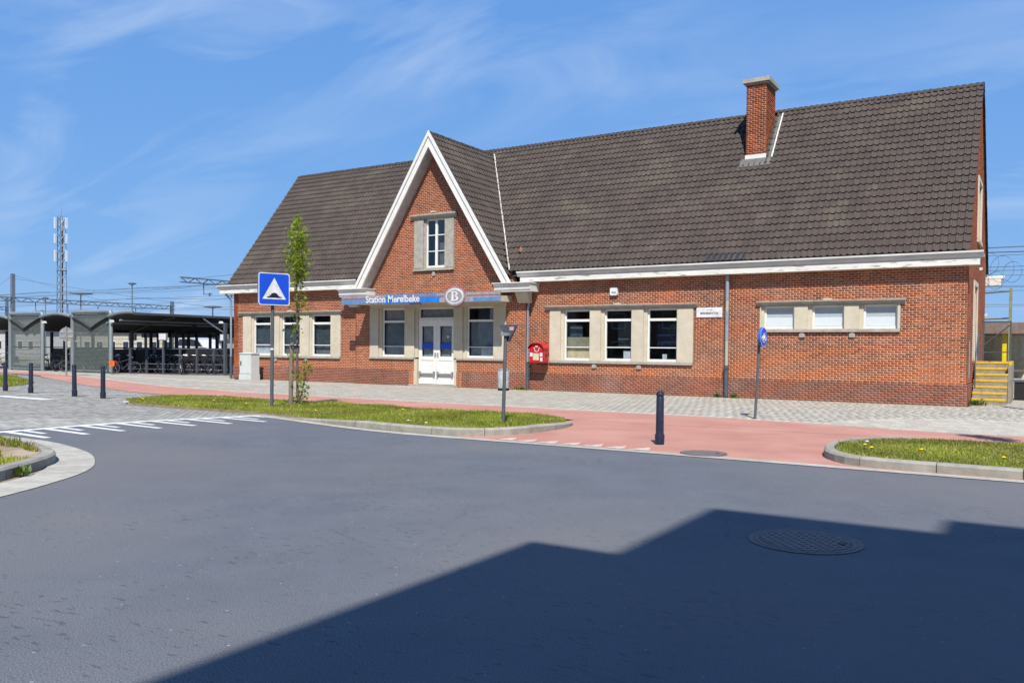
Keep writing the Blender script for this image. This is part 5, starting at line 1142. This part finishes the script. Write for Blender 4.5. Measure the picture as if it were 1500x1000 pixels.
# ---- platform shelter far behind (right)
def platform_shelter(x0, x1, y, lab, grp=None):
    t = thing('platform_shelter', ((x0 + x1) / 2, y, .0), lab, 'shelter', grp); MB().box(x0, x1, y - 2.2, y + 2.2, 2.45, 2.92).build('roof', 'brownfascia', t)
    MB().box(x0 + .3, x1 - .3, y + 1.6, y + 1.7, .4, 2.44).build('back_wall', 'creamwall', t)
    k = x0 + .5
    while k < x1: MB().box(k - .08, k + .08, y - 1.9, y - 1.74, .0, 2.44).build('post', 'yellowpost', t); MB().box(k + .3, k + 1.7, y - 1.6, y - 1.57, .7, 2.3).build('pane', 'clearglass', t); k += 2.1
    MB().box(x0 + .4, x1 - .4, y - 1.5, y - 1.1, .82, .9).build('bench', 'stake', t)
platform_shelter(26, 34.2, 15.5, 'brown roofed platform shelter with yellow posts beyond the side steps')
platform_shelter(-42, -22, 31, 'platform shelter with yellow posts beyond the bicycle shelter', None)
struct(MB().box(-200, 120, 12.5, 13.2, -.02, .55).build('platform_edge', 'concrete')); struct(MB().box(-200, 120, 13.2, 18.5, -.02, .42).build('platform', 'paver'))
sheet('trackbed', [(-300, 18.6), (200, 18.6), (200, 30), (-300, 30)], .05, 'ballast')
for yy in (19.6, 21.1, 24.1, 25.6):
    r = MB().box(-300, 200, yy - .035, yy + .035, .05, .22).build('rail', 'iron'); tag(r, 'steel rail of the %s track beyond the platform' % ('near' if yy < 22 else 'far'), 'rail', 'rails of the %s track' % ('near' if yy < 22 else 'far'))
# ---- catenary
def catenary():
    def portal(x, y0, y1, zb, posts, lab, drops):
        t = thing('catenary_portal', (x, y0, 0), lab, 'catenary mast', 'catenary portals'); 
        for k in range(2):
            MB().box(x - .16, x + .16, y0, y1, zb + k * .34, zb + k * .34 + .07).build('beam', 'mast', t)
        m = MB(); n = int((y1 - y0) / .6)
        for k in range(n): a = y0 + k * (y1 - y0) / n; b = a + (y1 - y0) / n; m.tube([(x, a, zb if k % 2 else zb + .38), (x, b, zb + .38 if k % 2 else zb)], .03, 4)
        m.build('lattice', 'mast', t)['kind'] = 'stuff'
        for py, pt in posts: MB().box(x - .14, x + .14, py - .14, py + .14, 0, pt).build('post', 'mast', t)
        for dy in drops:
            m = MB(); m.tube([(x, dy, zb), (x, dy, zb - .8)], .04, 6); m.tube([(x, dy, zb - .75), (x, dy + .8, zb - .7)], .03, 6); m.build('drop_arm', 'mast', t); MB().lathe([(.03, 0), (.1, .04), (.03, .08), (.1, .12), (.03, .16), (.1, .2), (.03, .24)], (x, dy + .55, zb - .85), 8).build('insulator', 'brownfascia', t)
    portal(-43, 10.9, 28.5, 5.35, [(12.0, 7.8), (28.2, 6.2)], 'tall catenary portal rising over the mesh screens of the bicycle shelter', (14, 17, 20, 24))
    portal(-19, 11.2, 28.5, 6.2, [(28.2, 6.6)], 'catenary portal arm ending beside the eave of the station', (13.2, 15.2, 20, 24))
    portal(-95, 14, 28.5, 6.3, [(14.2, 9.2), (28.2, 7)], 'distant catenary portal with tall mast near the antenna tower', (17, 20, 24))
    portal(-75, 16, 28.5, 5.8, [(28.2, 7.5)], 'distant catenary portal seen over the shelter roof', (18, 20, 24))
    WR = [(14.5, 6.35), (16, 6.1), (18, 5.6), (20.3, 5.95), (20.35, 5.2), (20.3, 6.9), (24.8, 6.4), (24.85, 5.3), (24.8, 7.4), (26.5, 7.6), (30, 7.9), (30.5, 5.4), (31, 4.85), (31.5, 4.5)]
    XP = [-260, -200, -150, -95, -43, -19, 20, 60, 120]
    for i, (y, z) in enumerate(WR):
        sag = .35 if i % 2 == 0 else .05; pts = []
        for a, b in zip(XP[:-1], XP[1:]):
            for k in range(6): u = k / 6; pts.append((a + (b - a) * u, y, z - sag * 4 * u * (1 - u)))
        m = MB(); m.tube(pts, .011 if i % 3 else .015, 4); tag(m.build('overhead_wire', 'wire'), 'overhead electric wire running along the railway behind the station', 'wire', 'overhead wires')
    for (x, y, z0), (x1, y1, z1) in (((-43, 12, 7.7), (-68, 15, 1)), ((-43, 12, 7.7), (-25, 13, 4.2)), ((-43, 12, 7.4), (-10, 14, 3.6)), ((-95, 14.2, 9.1), (-60, 17, 3)), ((-19, 11.2, 6.4), (30, 11.4, 7.9))):
        m = MB(); m.tube([(x, y, z0), ((x + x1) / 2, (y + y1) / 2, (z0 + z1) / 2 - .15), (x1, y1, z1)], .012, 4); tag(m.build('stay_wire', 'wire'), 'thin slanting stay wire of a catenary mast', 'wire', 'stay wires')
catenary()
def lamp(x, y, h, head, lab):
    t = thing('platform_lamp', (x, y, 0), lab, 'lamp', 'platform lamps'); MB().tube([(x, y, 0), (x, y, h)], [.07, .045], 8).build('pole', 'mast', t); MB().lathe([(.1, -.1), (head, 0), (head, .06), (.1, .14)], (x, y, h), 14).build('lamp_head', 'mast', t); MB().lathe([(head * .8, -.02), (head * .8, -.012)], (x, y, h), 12).build('diffuser', 'lampglass', t)
lamp(-36.5, 14.3, 6.0, .95, 'platform lamp with a wide flat head right of the antenna tower'); lamp(-25.8, 19.5, 4.9, .75, 'platform lamp with a flat head near the station eave'); lamp(-60, 17, 6.5, .5, 'platform lamp far behind the shelter'); lamp(-34, 17.5, 7.0, .35, 'slim platform lamp over the middle of the shelter roof'); lamp(-52, 20, 6.3, .3, 'slim platform lamp over the end of the shelter roof')
def antenna():
    X, Y = -161.2, 85.7; t = thing('antenna_tower', (X, Y, 0), 'tall lattice antenna tower with white panel antennas on the horizon', 'tower'); w = .82; H = 31.6; m = MB()
    c = [(-w, -w), (w, -w), (w, w), (-w, w)]
    for k, (a, b) in enumerate(c): MB().tube([(X + a, Y + b, 0), (X + a * .7, Y + b * .7, H)], .10, 6).build('leg', 'mast', t)
    for k in range(17):
        z0 = k * 1.85; z1 = z0 + 1.85
        for (a, b), (d, e) in zip(c, c[1:] + c[:1]):
            m.tube([(X + a * (1 - .3 * z0 / H), Y + b * (1 - .3 * z0 / H), z0), (X + d * (1 - .3 * z1 / H), Y + e * (1 - .3 * z1 / H), z1)], .05, 4, cap=False)
    m.build('lattice', 'mast', t)['kind'] = 'stuff'
    MB().tube([(X + .2, Y, 0), (X + .2, Y, H - 3)], .14, 6).build('cable_ladder', 'zincdark', t); MB().tube([(X, Y, H), (X, Y, H + 1.8)], .04, 6).build('spike', 'mast', t)
    for zz, hh in ((28.6, 2.6), (25.2, 2.2), (21.0, 2.6)):
        for a in (20, 140, 250): 
            p = Vector((X + math.cos(R(a)) * 1.35, Y + math.sin(R(a)) * 1.35, zz)); MB().box(p.x - .2, p.x + .2, p.y - .2, p.y + .2, zz, zz + hh).build('panel_antenna', 'antenna', t)
            m = MB(); m.tube([(X, Y, zz + .4), (p.x, p.y, zz + .4)], .05, 4); m.tube([(X, Y, zz + hh - .4), (p.x, p.y, zz + hh - .4)], .05, 4); m.build('bracket', 'mast', t)
    MB().lathe([(1.15, 0), (1.15, .12)], (X, Y, 18.8), 8).build('platform', 'mast', t)
antenna()

# ================================================================ bicycle shelter
def shelter():
    t = thing('bicycle_shelter', (-14, 5, 0), 'long steel bicycle shelter with wavy roof and mesh end screens', 'shelter')
    PER, CR, K = 6.95, -8.48, .0697; zt = lambda x: 3.40 - K * (((x - CR + PER / 2) % PER) - PER / 2) ** 2
    Y1 = 15.0; xs = [x for x in np.arange(-29.2, -7.94, .25)] + [-7.95]; m = MB()
    for a, b in zip(xs[:-1], xs[1:]):
        for dz in (0, -.07): m.face([(a, -.12, zt(a) + dz), (b, -.12, zt(b) + dz), (b, Y1, zt(b) + dz), (a, Y1, zt(a) + dz)])
    m.build('roof', 'sheddark', t, fix=False, smooth=False)
    # arched front edges over the openings
    for a, b in ((-17.0, -13.87), (-24.0, -20.6), (-10.16, -7.95)):
        m = MB(); q = np.linspace(a, b, 12); m.tube([(x, -.14, zt(x) + .02) for x in q], .085, 8); m.build('edge_beam', 'shed', t, smooth=True)
    MB().box(-8.02, -7.9, -.1, Y1, 3.27, 3.40).build('eave_beam', 'sheddark', t)
    for x, z in ((-9.2, 2.98), (-10.4, 2.85)): MB().tube([(x, -.1, z), (x, Y1, z)], .06, 8).build('purlin', 'shed', t)
    for yy in np.arange(2.5, Y1, 3.1):
        m = MB(); m.tube([(-11.9, yy, 2.35), (-9.8, yy, 2.95), (-8.0, yy, 3.22)], .06, 6); m.build('rafter', 'sheddark', t)
        for vx in (-11.95, -18.9, -25.8): MB().box(vx - .08, vx + .08, yy - .08, yy + .08, 0, 2.5).build('column', 'zincdark', t)
    MB().box(-4.55, -4.40, 3.1, 3.25, 0, 2.9).build('column', 'zincdark', t); MB().tube([(-4.48, 3.17, 2.3), (-5.5, 3.17, 2.75), (-8.0, 4.5, 3.2)], .05, 6).build('rafter', 'zincdark', t)
    # screens
    for a, b in ((-20.6, -17.0), (-13.87, -10.16)):
        m = MB(); q = .16; m.tube([(a, 0, 0), (a, 0, 3.38), (a + .05, 0, 3.46), (a + .13, 0, 3.5), (b - .13, 0, 3.5), (b - .05, 0, 3.46), (b, 0, 3.38), (b, 0, 0)], .115, 10); m.build('portal_frame', 'shed', t, smooth=True)
        v = (a + b) / 2 + .25; MB().prism([(a + .1, 3.30), (v, 2.42), (b - .1, 3.30), (b - .1, 3.38), (a + .1, 3.38)], .12, .15, 'y').build('infill_panel', 'shedpanel', t)
        MB().prism([(a + .1, 3.30), (v, 2.42), (v - .5, 2.1), (a + .1, 2.9)], .16, .19, 'y').build('dark_panel', 'sheddark', t); MB().prism([(b - .1, 3.30), (v, 2.42), (v + .35, 2.1), (b - .1, 2.9)], .16, .19, 'y').build('dark_panel', 'sheddark', t)
        m = MB()
        for x in np.arange(a + .13, b - .1, .075): m.box(x, x + .02, -.012, .0, .16, 3.36)
        for z in np.arange(.18, 3.36, .075): m.box(a + .12, b - .12, .001, .012, z, z + .026)
        m.build('mesh_screen', 'mesh', t)['kind'] = 'stuff'
        MB().box(a + .1, b - .1, -.03, .03, .1, .16).build('bottom_rail', 'shed', t)
    # racks
    for x in (-9.6, -15.4, -22.3):
        for z in (.25, .55, 1.42): MB().tube([(x, .6, z), (x, Y1 - .4, z)], .03, 6).build('rack_rail', 'zincdark', t)
        for yy in np.arange(.8, Y1, 2.2): MB().box(x - .05, x + .05, yy - .05, yy + .05, 0, 1.45).build('rack_post', 'zincdark', t)
    for z in (.25, .55, 1.42): MB().tube([(-9.4, 1.6, z), (-4.5, 3.6, z)], .03, 6).build('rack_rail', 'zincdark', t)
    for k in range(6): u = k / 5; x, y = -9.3 + 4.8 * u, 1.65 + 1.95 * u; MB().box(x - .05, x + .05, y - .05, y + .05, 0, 1.4).build('rack_post', 'zincdark', t)
    for x, y in ((-9.9, -.2), (-16.6, -.2), (-5.2, 3.4)): MB().prism([(x - .12, 2.88), (x + .12, 2.88), (x + .05, 3.0), (x - .05, 3.0)], y, y + .16, 'y').build('lamp_head', 'antenna', t)
    for p, q in (((-20.4, 2.6), (-10.4, 2.6)), ((-9.35, 3.6), (-4.7, 5.4)), ((-10.3, 3.0), (-10.3, 14.6))):  # black sheets added behind the bikes to stand in for the shelter's deep shade
        d = (Vector(q) - Vector(p)).normalized() * .03; MB().prism([(p[0] - d.y, p[1] + d.x), (p[0] + d.y, p[1] - d.x), (q[0] + d.y, q[1] - d.x), (q[0] - d.y, q[1] + d.x)], .03, 1.36, 'z').build('shade_backdrop', 'black', t)
    MB().box(-29, -8.2, Y1, Y1 + .1, 0, 1.35).build('back_panel', 'sheddark', t)
    for x in np.arange(-28.5, -8, 1.6): MB().box(x - .12, x + .12, Y1 - .05, Y1 + .05, 1.35, 2.7).build('back_column', 'zincdark', t)
    MB().box(-29, -8.2, Y1 - .05, Y1 + .12, 2.25, 2.8).build('back_beam', 'zincdark', t)
    struct(sheet('shelter_floor', [(-29, -.1), (-10, -.1), (-4.2, 3.0), (-4.2, 15), (-29, 15)], .003, 'asphalt'))
    for x, y, r in ((-7.9, 1.7, 0), (-12.9, 3.2, 0), (-5.9, 4.3, .4), (-19.2, 3.2, 0)):
        s = thing('notice_board', (x, y, 0), 'small framed notice board on a post ' + {-7.9: 'by the middle of the shelter', -12.9: 'behind the screen beside the shelter opening', -5.9: 'near the station corner', -19.2: 'behind the far mesh screen'}[x], 'notice board'); MB().tube([(x, y, 0), (x, y, 1.9)], .045, 8).build('post', 'zincdark', s); MB().box(x - .34, x + .34, y - .05, y + .05, 1.9, 2.3).build('panel', 'galv', s); MB().box(x - .30, x + .30, y - .054, y - .051, 1.94, 2.26).build('sheet', 'paper', s)
shelter()

# ---- bicycles
def wheel(par, x, r=.335):
    m = MB(); m.tube([(x + r * math.cos(a), 0, r + .01 + r * math.sin(a)) for a in np.linspace(0, 2 * math.pi, 25)], .02, 6, cap=False); w = m.build('wheel', 'black', par, local=True, smooth=True)
    m = MB(); m.tube([(x + (r - .025) * math.cos(a), 0, r + .01 + (r - .025) * math.sin(a)) for a in np.linspace(0, 2 * math.pi, 25)], .011, 5, cap=False)
    for a in np.linspace(0, 2 * math.pi, 15)[:-1]: m.tube([(x, .02, r + .01), (x + (r - .03) * math.cos(a), 0, r + .01 + (r - .03) * math.sin(a))], .0035, 3, cap=False)
    m.tube([(x, -.05, r + .01), (x, .05, r + .01)], .022, 8); m.build('rim', 'chrome', w, local=True)
def bicycle(loc, rz, label, frame='bikeblack'):
    t = thing('bicycle', loc, label, 'bicycle', 'parked bicycles', rz); B = lambda: MB()
    m = B(); bb = (-.05, 0, .30); st = (-.22, 0, .80); hd = (.40, 0, .86); hd2 = (.43, 0, .66); ra = (-.52, 0, .345)
    for p, q, r in ((bb, st, .018), (bb, hd2, .02), ((-.18, 0, .66), hd, .016), (hd, hd2, .022)): m.tube([p, q], r, 8)
    for s in (-1, 1): m.tube([(bb[0], .03 * s, bb[2]), (ra[0], .06 * s, ra[2])], .011, 6); m.tube([(-.2, .03 * s, .72), (ra[0], .06 * s, ra[2])], .009, 6)
    m.build('frame', frame, t, local=True, smooth=True)
    m = B(); m.tube([(.40, 0, .90), (.44, 0, .64)], .016, 8)
    for s in (-1, 1): m.tube([(.44, .05 * s, .65), (.49, .06 * s, .50), (.56, .06 * s, .345)], .012, 6)
    m.build('fork', frame, t, local=True); wheel(t, -.52); wheel(t, .56)
    m = B(); m.tube([st, (-.25, 0, .93)], .013, 6); m.build('seat_post', 'chrome', t, local=True)
    m = B(); m.prism([(-.42, -.09), (-.42, .09), (-.30, .07), (-.12, .02), (-.12, -.02), (-.30, -.07)], .93, .985, 'z'); m.build('saddle', 'black', t, local=True)
    m = B(); m.tube([(.40, 0, .88), (.38, 0, 1.04)], .014, 6); m.tube([(.20, -.29, 1.02), (.30, -.25, 1.06), (.40, -.08, 1.05), (.40, .08, 1.05), (.30, .25, 1.06), (.20, .29, 1.02)], .012, 6); m.build('handlebar', 'chrome', t, local=True)
    for x in (-.52, .56):
        m = B(); pr = None; an = np.linspace(R(20) if x < 0 else R(40), R(175) if x < 0 else R(165), 10)
        for a, b in zip(an[:-1], an[1:]): m.face([(x + .37 * math.cos(a), -.03, .345 + .37 * math.sin(a)), (x + .37 * math.cos(b), -.03, .345 + .37 * math.sin(b)), (x + .37 * math.cos(b), .03, .345 + .37 * math.sin(b)), (x + .37 * math.cos(a), .03, .345 + .37 * math.sin(a))])
        m.build('mudguard', frame, t, local=True)
    m = B(); m.box(-.78, -.32, -.06, -.05, .745, .755); m.box(-.78, -.32, .05, .06, .745, .755); m.box(-.78, -.77, -.06, .06, .745, .755)
    for x in (-.66, -.5): m.box(x, x + .01, -.06, .06, .745, .755)
    for s in (-1, 1): m.tube([(-.62, .06 * s, .75), (-.52, .06 * s, .345)], .006, 5)
    m.build('carrier', 'black', t, local=True)
    m = B(); m.lathe([(.09, -.062), (.09, -.056)], (bb[0], 0, bb[2]), 16, axis='y'); m.tube([(bb[0], -.07, bb[2]), (bb[0] + .12, -.08, bb[2] - .12)], .01, 6); m.tube([(bb[0], .07, bb[2]), (bb[0] - .12, .08, bb[2] + .12)], .01, 6); m.box(bb[0] + .08, bb[0] + .16, -.17, -.09, bb[2] - .135, bb[2] - .115); m.box(bb[0] - .16, bb[0] - .08, .09, .17, bb[2] + .115, bb[2] + .135); m.build('crank', 'black', t, local=True)
    m = B(); m.tube([(.42, 0, .92), (.48, 0, .92)], .035, 8); m.build('headlamp', 'chrome', t, local=True)
    return t
b0 = bicycle((-9.15, .1, .01), R(62), 'black bicycle with orange panniers at the corner of the near mesh screen')
def bag(par, x, y, mt, name):
    m = MB(); m.prism([(x - .13, .42), (x + .13, .42), (x + .15, .68), (x + .10, .74), (x - .10, .74), (x - .15, .66)], y - .06, y + .06, 'y'); m.build(name, mt, par, local=True)
def place_bikes():
    L = [((-6.7, 2.0, .01), R(-35), 'dark bicycle parked alone at the rack end with its white rimmed wheel turned out'), ((-15.4, .5, .01), R(75), 'bicycle with white mudguard in the opening between the mesh screens'), ((-14.3, .4, .01), R(68), 'dark bicycle in the shelter opening behind the round sign'), ((-22.2, .4, .01), R(70), 'bicycle with pink bag at the far opening of the shelter')]
    for l, r, lab in L: c = copy_tree(b0); c.location = l; c.rotation_euler = (0, 0, r); c['label'] = lab
    rows = [(-9.6, 'in the rack row under the open side of the shelter roof', 16, 1.9), (-15.4, 'in the rack row behind the shelter opening', 12, 1.7), (-12.6, 'in the rack row behind the near mesh screen', 9, 1.4), (-18.9, 'in the rack row behind the far mesh screen', 9, 1.4)]
    for x, lab, n, y0 in rows:
        for k in range(n):
            c = copy_tree(b0); s = -1 if k % 2 else 1; c.location = (x + s * .25 + random.uniform(-.1, .1), y0 + k * .72 + random.uniform(-.1, .1), .01); c.rotation_euler = (random.gauss(0, .04), 0, R(0 if s > 0 else 180) + random.gauss(0, .1)); c['label'] = 'dark bicycle ' + lab; c['group'] = 'bicycles ' + lab
    for k in range(9):
        u = (k + .4) / 9; c = copy_tree(b0); c.location = (-9.0 + 4.6 * u, 2.5 + 1.9 * u + random.uniform(-.1, .1), .01); c.rotation_euler = (0, 0, R(112) + random.gauss(0, .12)); c['label'] = 'dark bicycle in the slanting rack row next to the station corner'; c['group'] = 'bicycles in the slanting rack row'
place_bikes()
bag(b0, -.62, -.13, 'orange', 'pannier'); bag(b0, -.45, .13, 'bagred', 'pannier')
m = MB(); m.lathe([(.02, .98), (.12, 1.0), (.13, 1.03), (.05, 1.1)], (-.28, 0, 0), 10); m.build('saddle_cover', 'bikeblue', b0, local=True)
for o in [o for o in COL.objects if o.get('label', '').startswith('bicycle with pink bag')]: bag(o, -.5, -.15, 'pink', 'pannier')

# ---- background behind the shelter
def background():
    def house(x0, x1, y0, y1, h, lab, mt='creamwall', roofm='brownfascia', nm='outbuilding'):
        t = thing(nm, ((x0 + x1) / 2, y0, 0), lab, 'building'); MB().box(x0, x1, y0, y1, 0, h).build('wall', mt, t); MB().box(x0 - .3, x1 + .3, y0 - .3, y1 + .3, h, h + .25).build('roof', roofm, t); k = x0 + 1
        while k + 1.2 < x1: w = MB().box(k, k + 1.2, y0 - .02, y0 + .05, .9, 2.1).build('window', 'frame', t); MB().box(k + .08, k + 1.12, y0 - .03, y0 - .022, .98, 2.02).build('pane', 'carglass', w); k += 2.6
    house(-70, -48, 33, 40, 3.1, 'low cream railway building seen through the mesh screens'); house(-100, -78, 34, 42, 3.4, 'low pale railway building behind the far end of the shelter', 'plaster')
    house(-40, -34, 26.6, 30, 2.6, 'small pale hut on the far platform behind the shelter', 'plaster')
    t = thing('parked_car', (-22.5, 11.2 + 6, 0), 'white car parked beyond the bicycle shelter', 'car'); X, Y = -24.5, 17.2
    prof = [(-2.2, .45), (2.2, .45), (2.25, .95), (1.5, 1.1), (.9, 1.68), (-.1, 1.86), (-1.6, 1.82), (-2.1, 1.2)]
    MB().prism([(X + a, b + .42) for a, b in prof], Y - .85, Y + .85, 'y').build('body', 'carwhite', t); MB().prism([(X + a, b + .42) for a, b in ((1.35, 1.14), (.85, 1.6), (-.1, 1.74), (-1.5, 1.72), (-1.8, 1.2))], Y - .86, Y + .86, 'y').build('side_window', 'carglass', t)
    for dx in (-1.4, 1.4):
        for s in (-1, 1): m = MB(); m.lathe([(.33, -.1), (.33, .1)], (X + dx, Y + s * .8, .42 + .34), 16, axis='y'); w = m.build('wheel', 'black', t)
    random.seed(21); np.random.seed(21)
    for x, y, z, s, lab in ((-11, 36, 2.0, 1.7, 'green bush beyond the tracks near the station corner'), (-17, 38, 1.8, 1.5, 'green bush beyond the tracks behind the yellow posts'), (-58, 45, 2.4, 2.0, 'dense bush beyond the tracks behind the mesh screens')):
        b = thing('bush', (x, y, 0), lab, 'bush'); m = MB()
        for k in range(7): a = random.uniform(0, 6.28); m.tube([(x, y, 0), (x + math.cos(a) * s * .6, y + math.sin(a) * s * .6, z)], [.06, .02], 5)
        m.build('stem', 'bark', b); cs = [((x + random.gauss(0, s * .45), y + random.gauss(0, s * .45), z * .55 + random.gauss(0, z * .25)), (.3, .3, .25)) for _ in range(26)]; leaves('crown', cs, 1800, .22, 'bush', b, .1, (x, y, 0))
    # tree line on the horizon
    V = []; F = []
    for k in range(9000):
        x = random.uniform(-420, 60); y = 210 + random.uniform(-8, 8) - x * .12; h = 3.2 + 1.4 * math.sin(x * .07) + .8 * math.sin(x * .23 + 1); z = abs(random.gauss(0, .5)) * h; p = np.array([x, y, z]); d = np.random.normal(0, 1, 3); d /= np.linalg.norm(d); u = np.cross(d, np.random.normal(0, 1, 3)); u /= np.linalg.norm(u); i = len(V); V += [p, p + d + u * .8, p + d * 2, p + d - u * .8]; F.append((i, i + 1, i + 2, i + 3))
    tag(numpy_mesh('woodland', np.array(V), np.array(F), 'bush'), 'low dark line of trees on the horizon', 'woodland', kind='stuff')
background()

# ================================================================ apartment block behind the viewer (throws the stepped shadow on the road)
def apartment():
    yf = -31.5; sx = -math.sin(SUN_AZ) / math.tan(SUN_EL); sy = -math.cos(SUN_AZ) / math.tan(SUN_EL)
    t = thing('apartment_block', (45, -36, 0), 'pale apartment block with stepped roof on the street side opposite the station', 'building')
    V = []
    for xs, ys in ((30.63, -22.72), (31.40, -20.40), (33.47, -19.70)): h = (ys - yf) / sy; V.append((xs - sx * h, h))
    xe = [V[1][0], V[2][0], 62.0]
    for k, (x0, h) in enumerate(V):
        MB().box(x0, xe[k], yf - 12, yf, 0, h - .12).build('wall', 'plaster', t); MB().box(x0, xe[k], yf - 12.02, yf, h - .119, h).build('roof_edge', 'zinc', t)
    for fl in range(4):
        for c in range(9):
            x = V[0][0] + 1.0 + c * 2.8; z = .9 + fl * 2.9
            if x + 1.5 > 61: continue
            w = MB().box(x, x + 1.5, yf - .1, yf + .02, z, z + 1.5).build('window', 'frame', t); MB().box(x + .08, x + 1.42, yf + .021, yf + .026, z + .08, z + 1.42).build('pane', 'carglass', w)
apartment()
def opposite_houses():
    specs = [(-64, -54, 5.8, 'housebrick'), (-53.5, -42, 6.2, 'plaster'), (-41, -30, 5.6, 'housebrick'), (-29, -17, 6.4, 'housebrick'), (-16.5, -5, 5.9, 'plaster'), (-4, 8, 6.3, 'housebrick'), (8.5, 20, 5.7, 'plaster')]
    names = ['brick house farthest west in the row across the street', 'pale rendered house second in the row across the street', 'brick house third in the row across the street', 'brick house in the middle of the row across the street', 'pale rendered house facing the entrance side of the street row', 'brick house second from the apartment block', 'pale rendered house next to the apartment block']
    for (x0, x1, h, mt), lab in zip(specs, names):
        t = thing('town_house', ((x0 + x1) / 2, -46, 0), lab, 'house', 'houses across the street'); MB().box(x0, x1, -55, -46, 0, h).build('wall', mt, t)
        MB().prism([(-45.6, h - .1), (-50.5, h + 4.2), (-55.4, h - .1)], x0 - .2, x1 + .2, 'x').build('roof', 'houseroof', t); MB().box(x0 + 1.0, x0 + 2.0, -46.04, -45.98, 0, 2.3).build('door', 'zincdark', t)
        for fl in (.9, 3.6):
            for k in range(3):
                a = x0 + 2.8 + k * 2.6
                if a + 1.5 < x1: w = MB().box(a, a + 1.5, -46.03, -45.97, fl, fl + 1.5).build('window', 'frame', t); MB().box(a + .1, a + 1.4, -45.968, -45.96, fl + .1, fl + 1.4).build('pane', 'carglass', w)
opposite_houses()
for o in list(bpy.data.objects):
    if 'o_' in o: del o['o_']
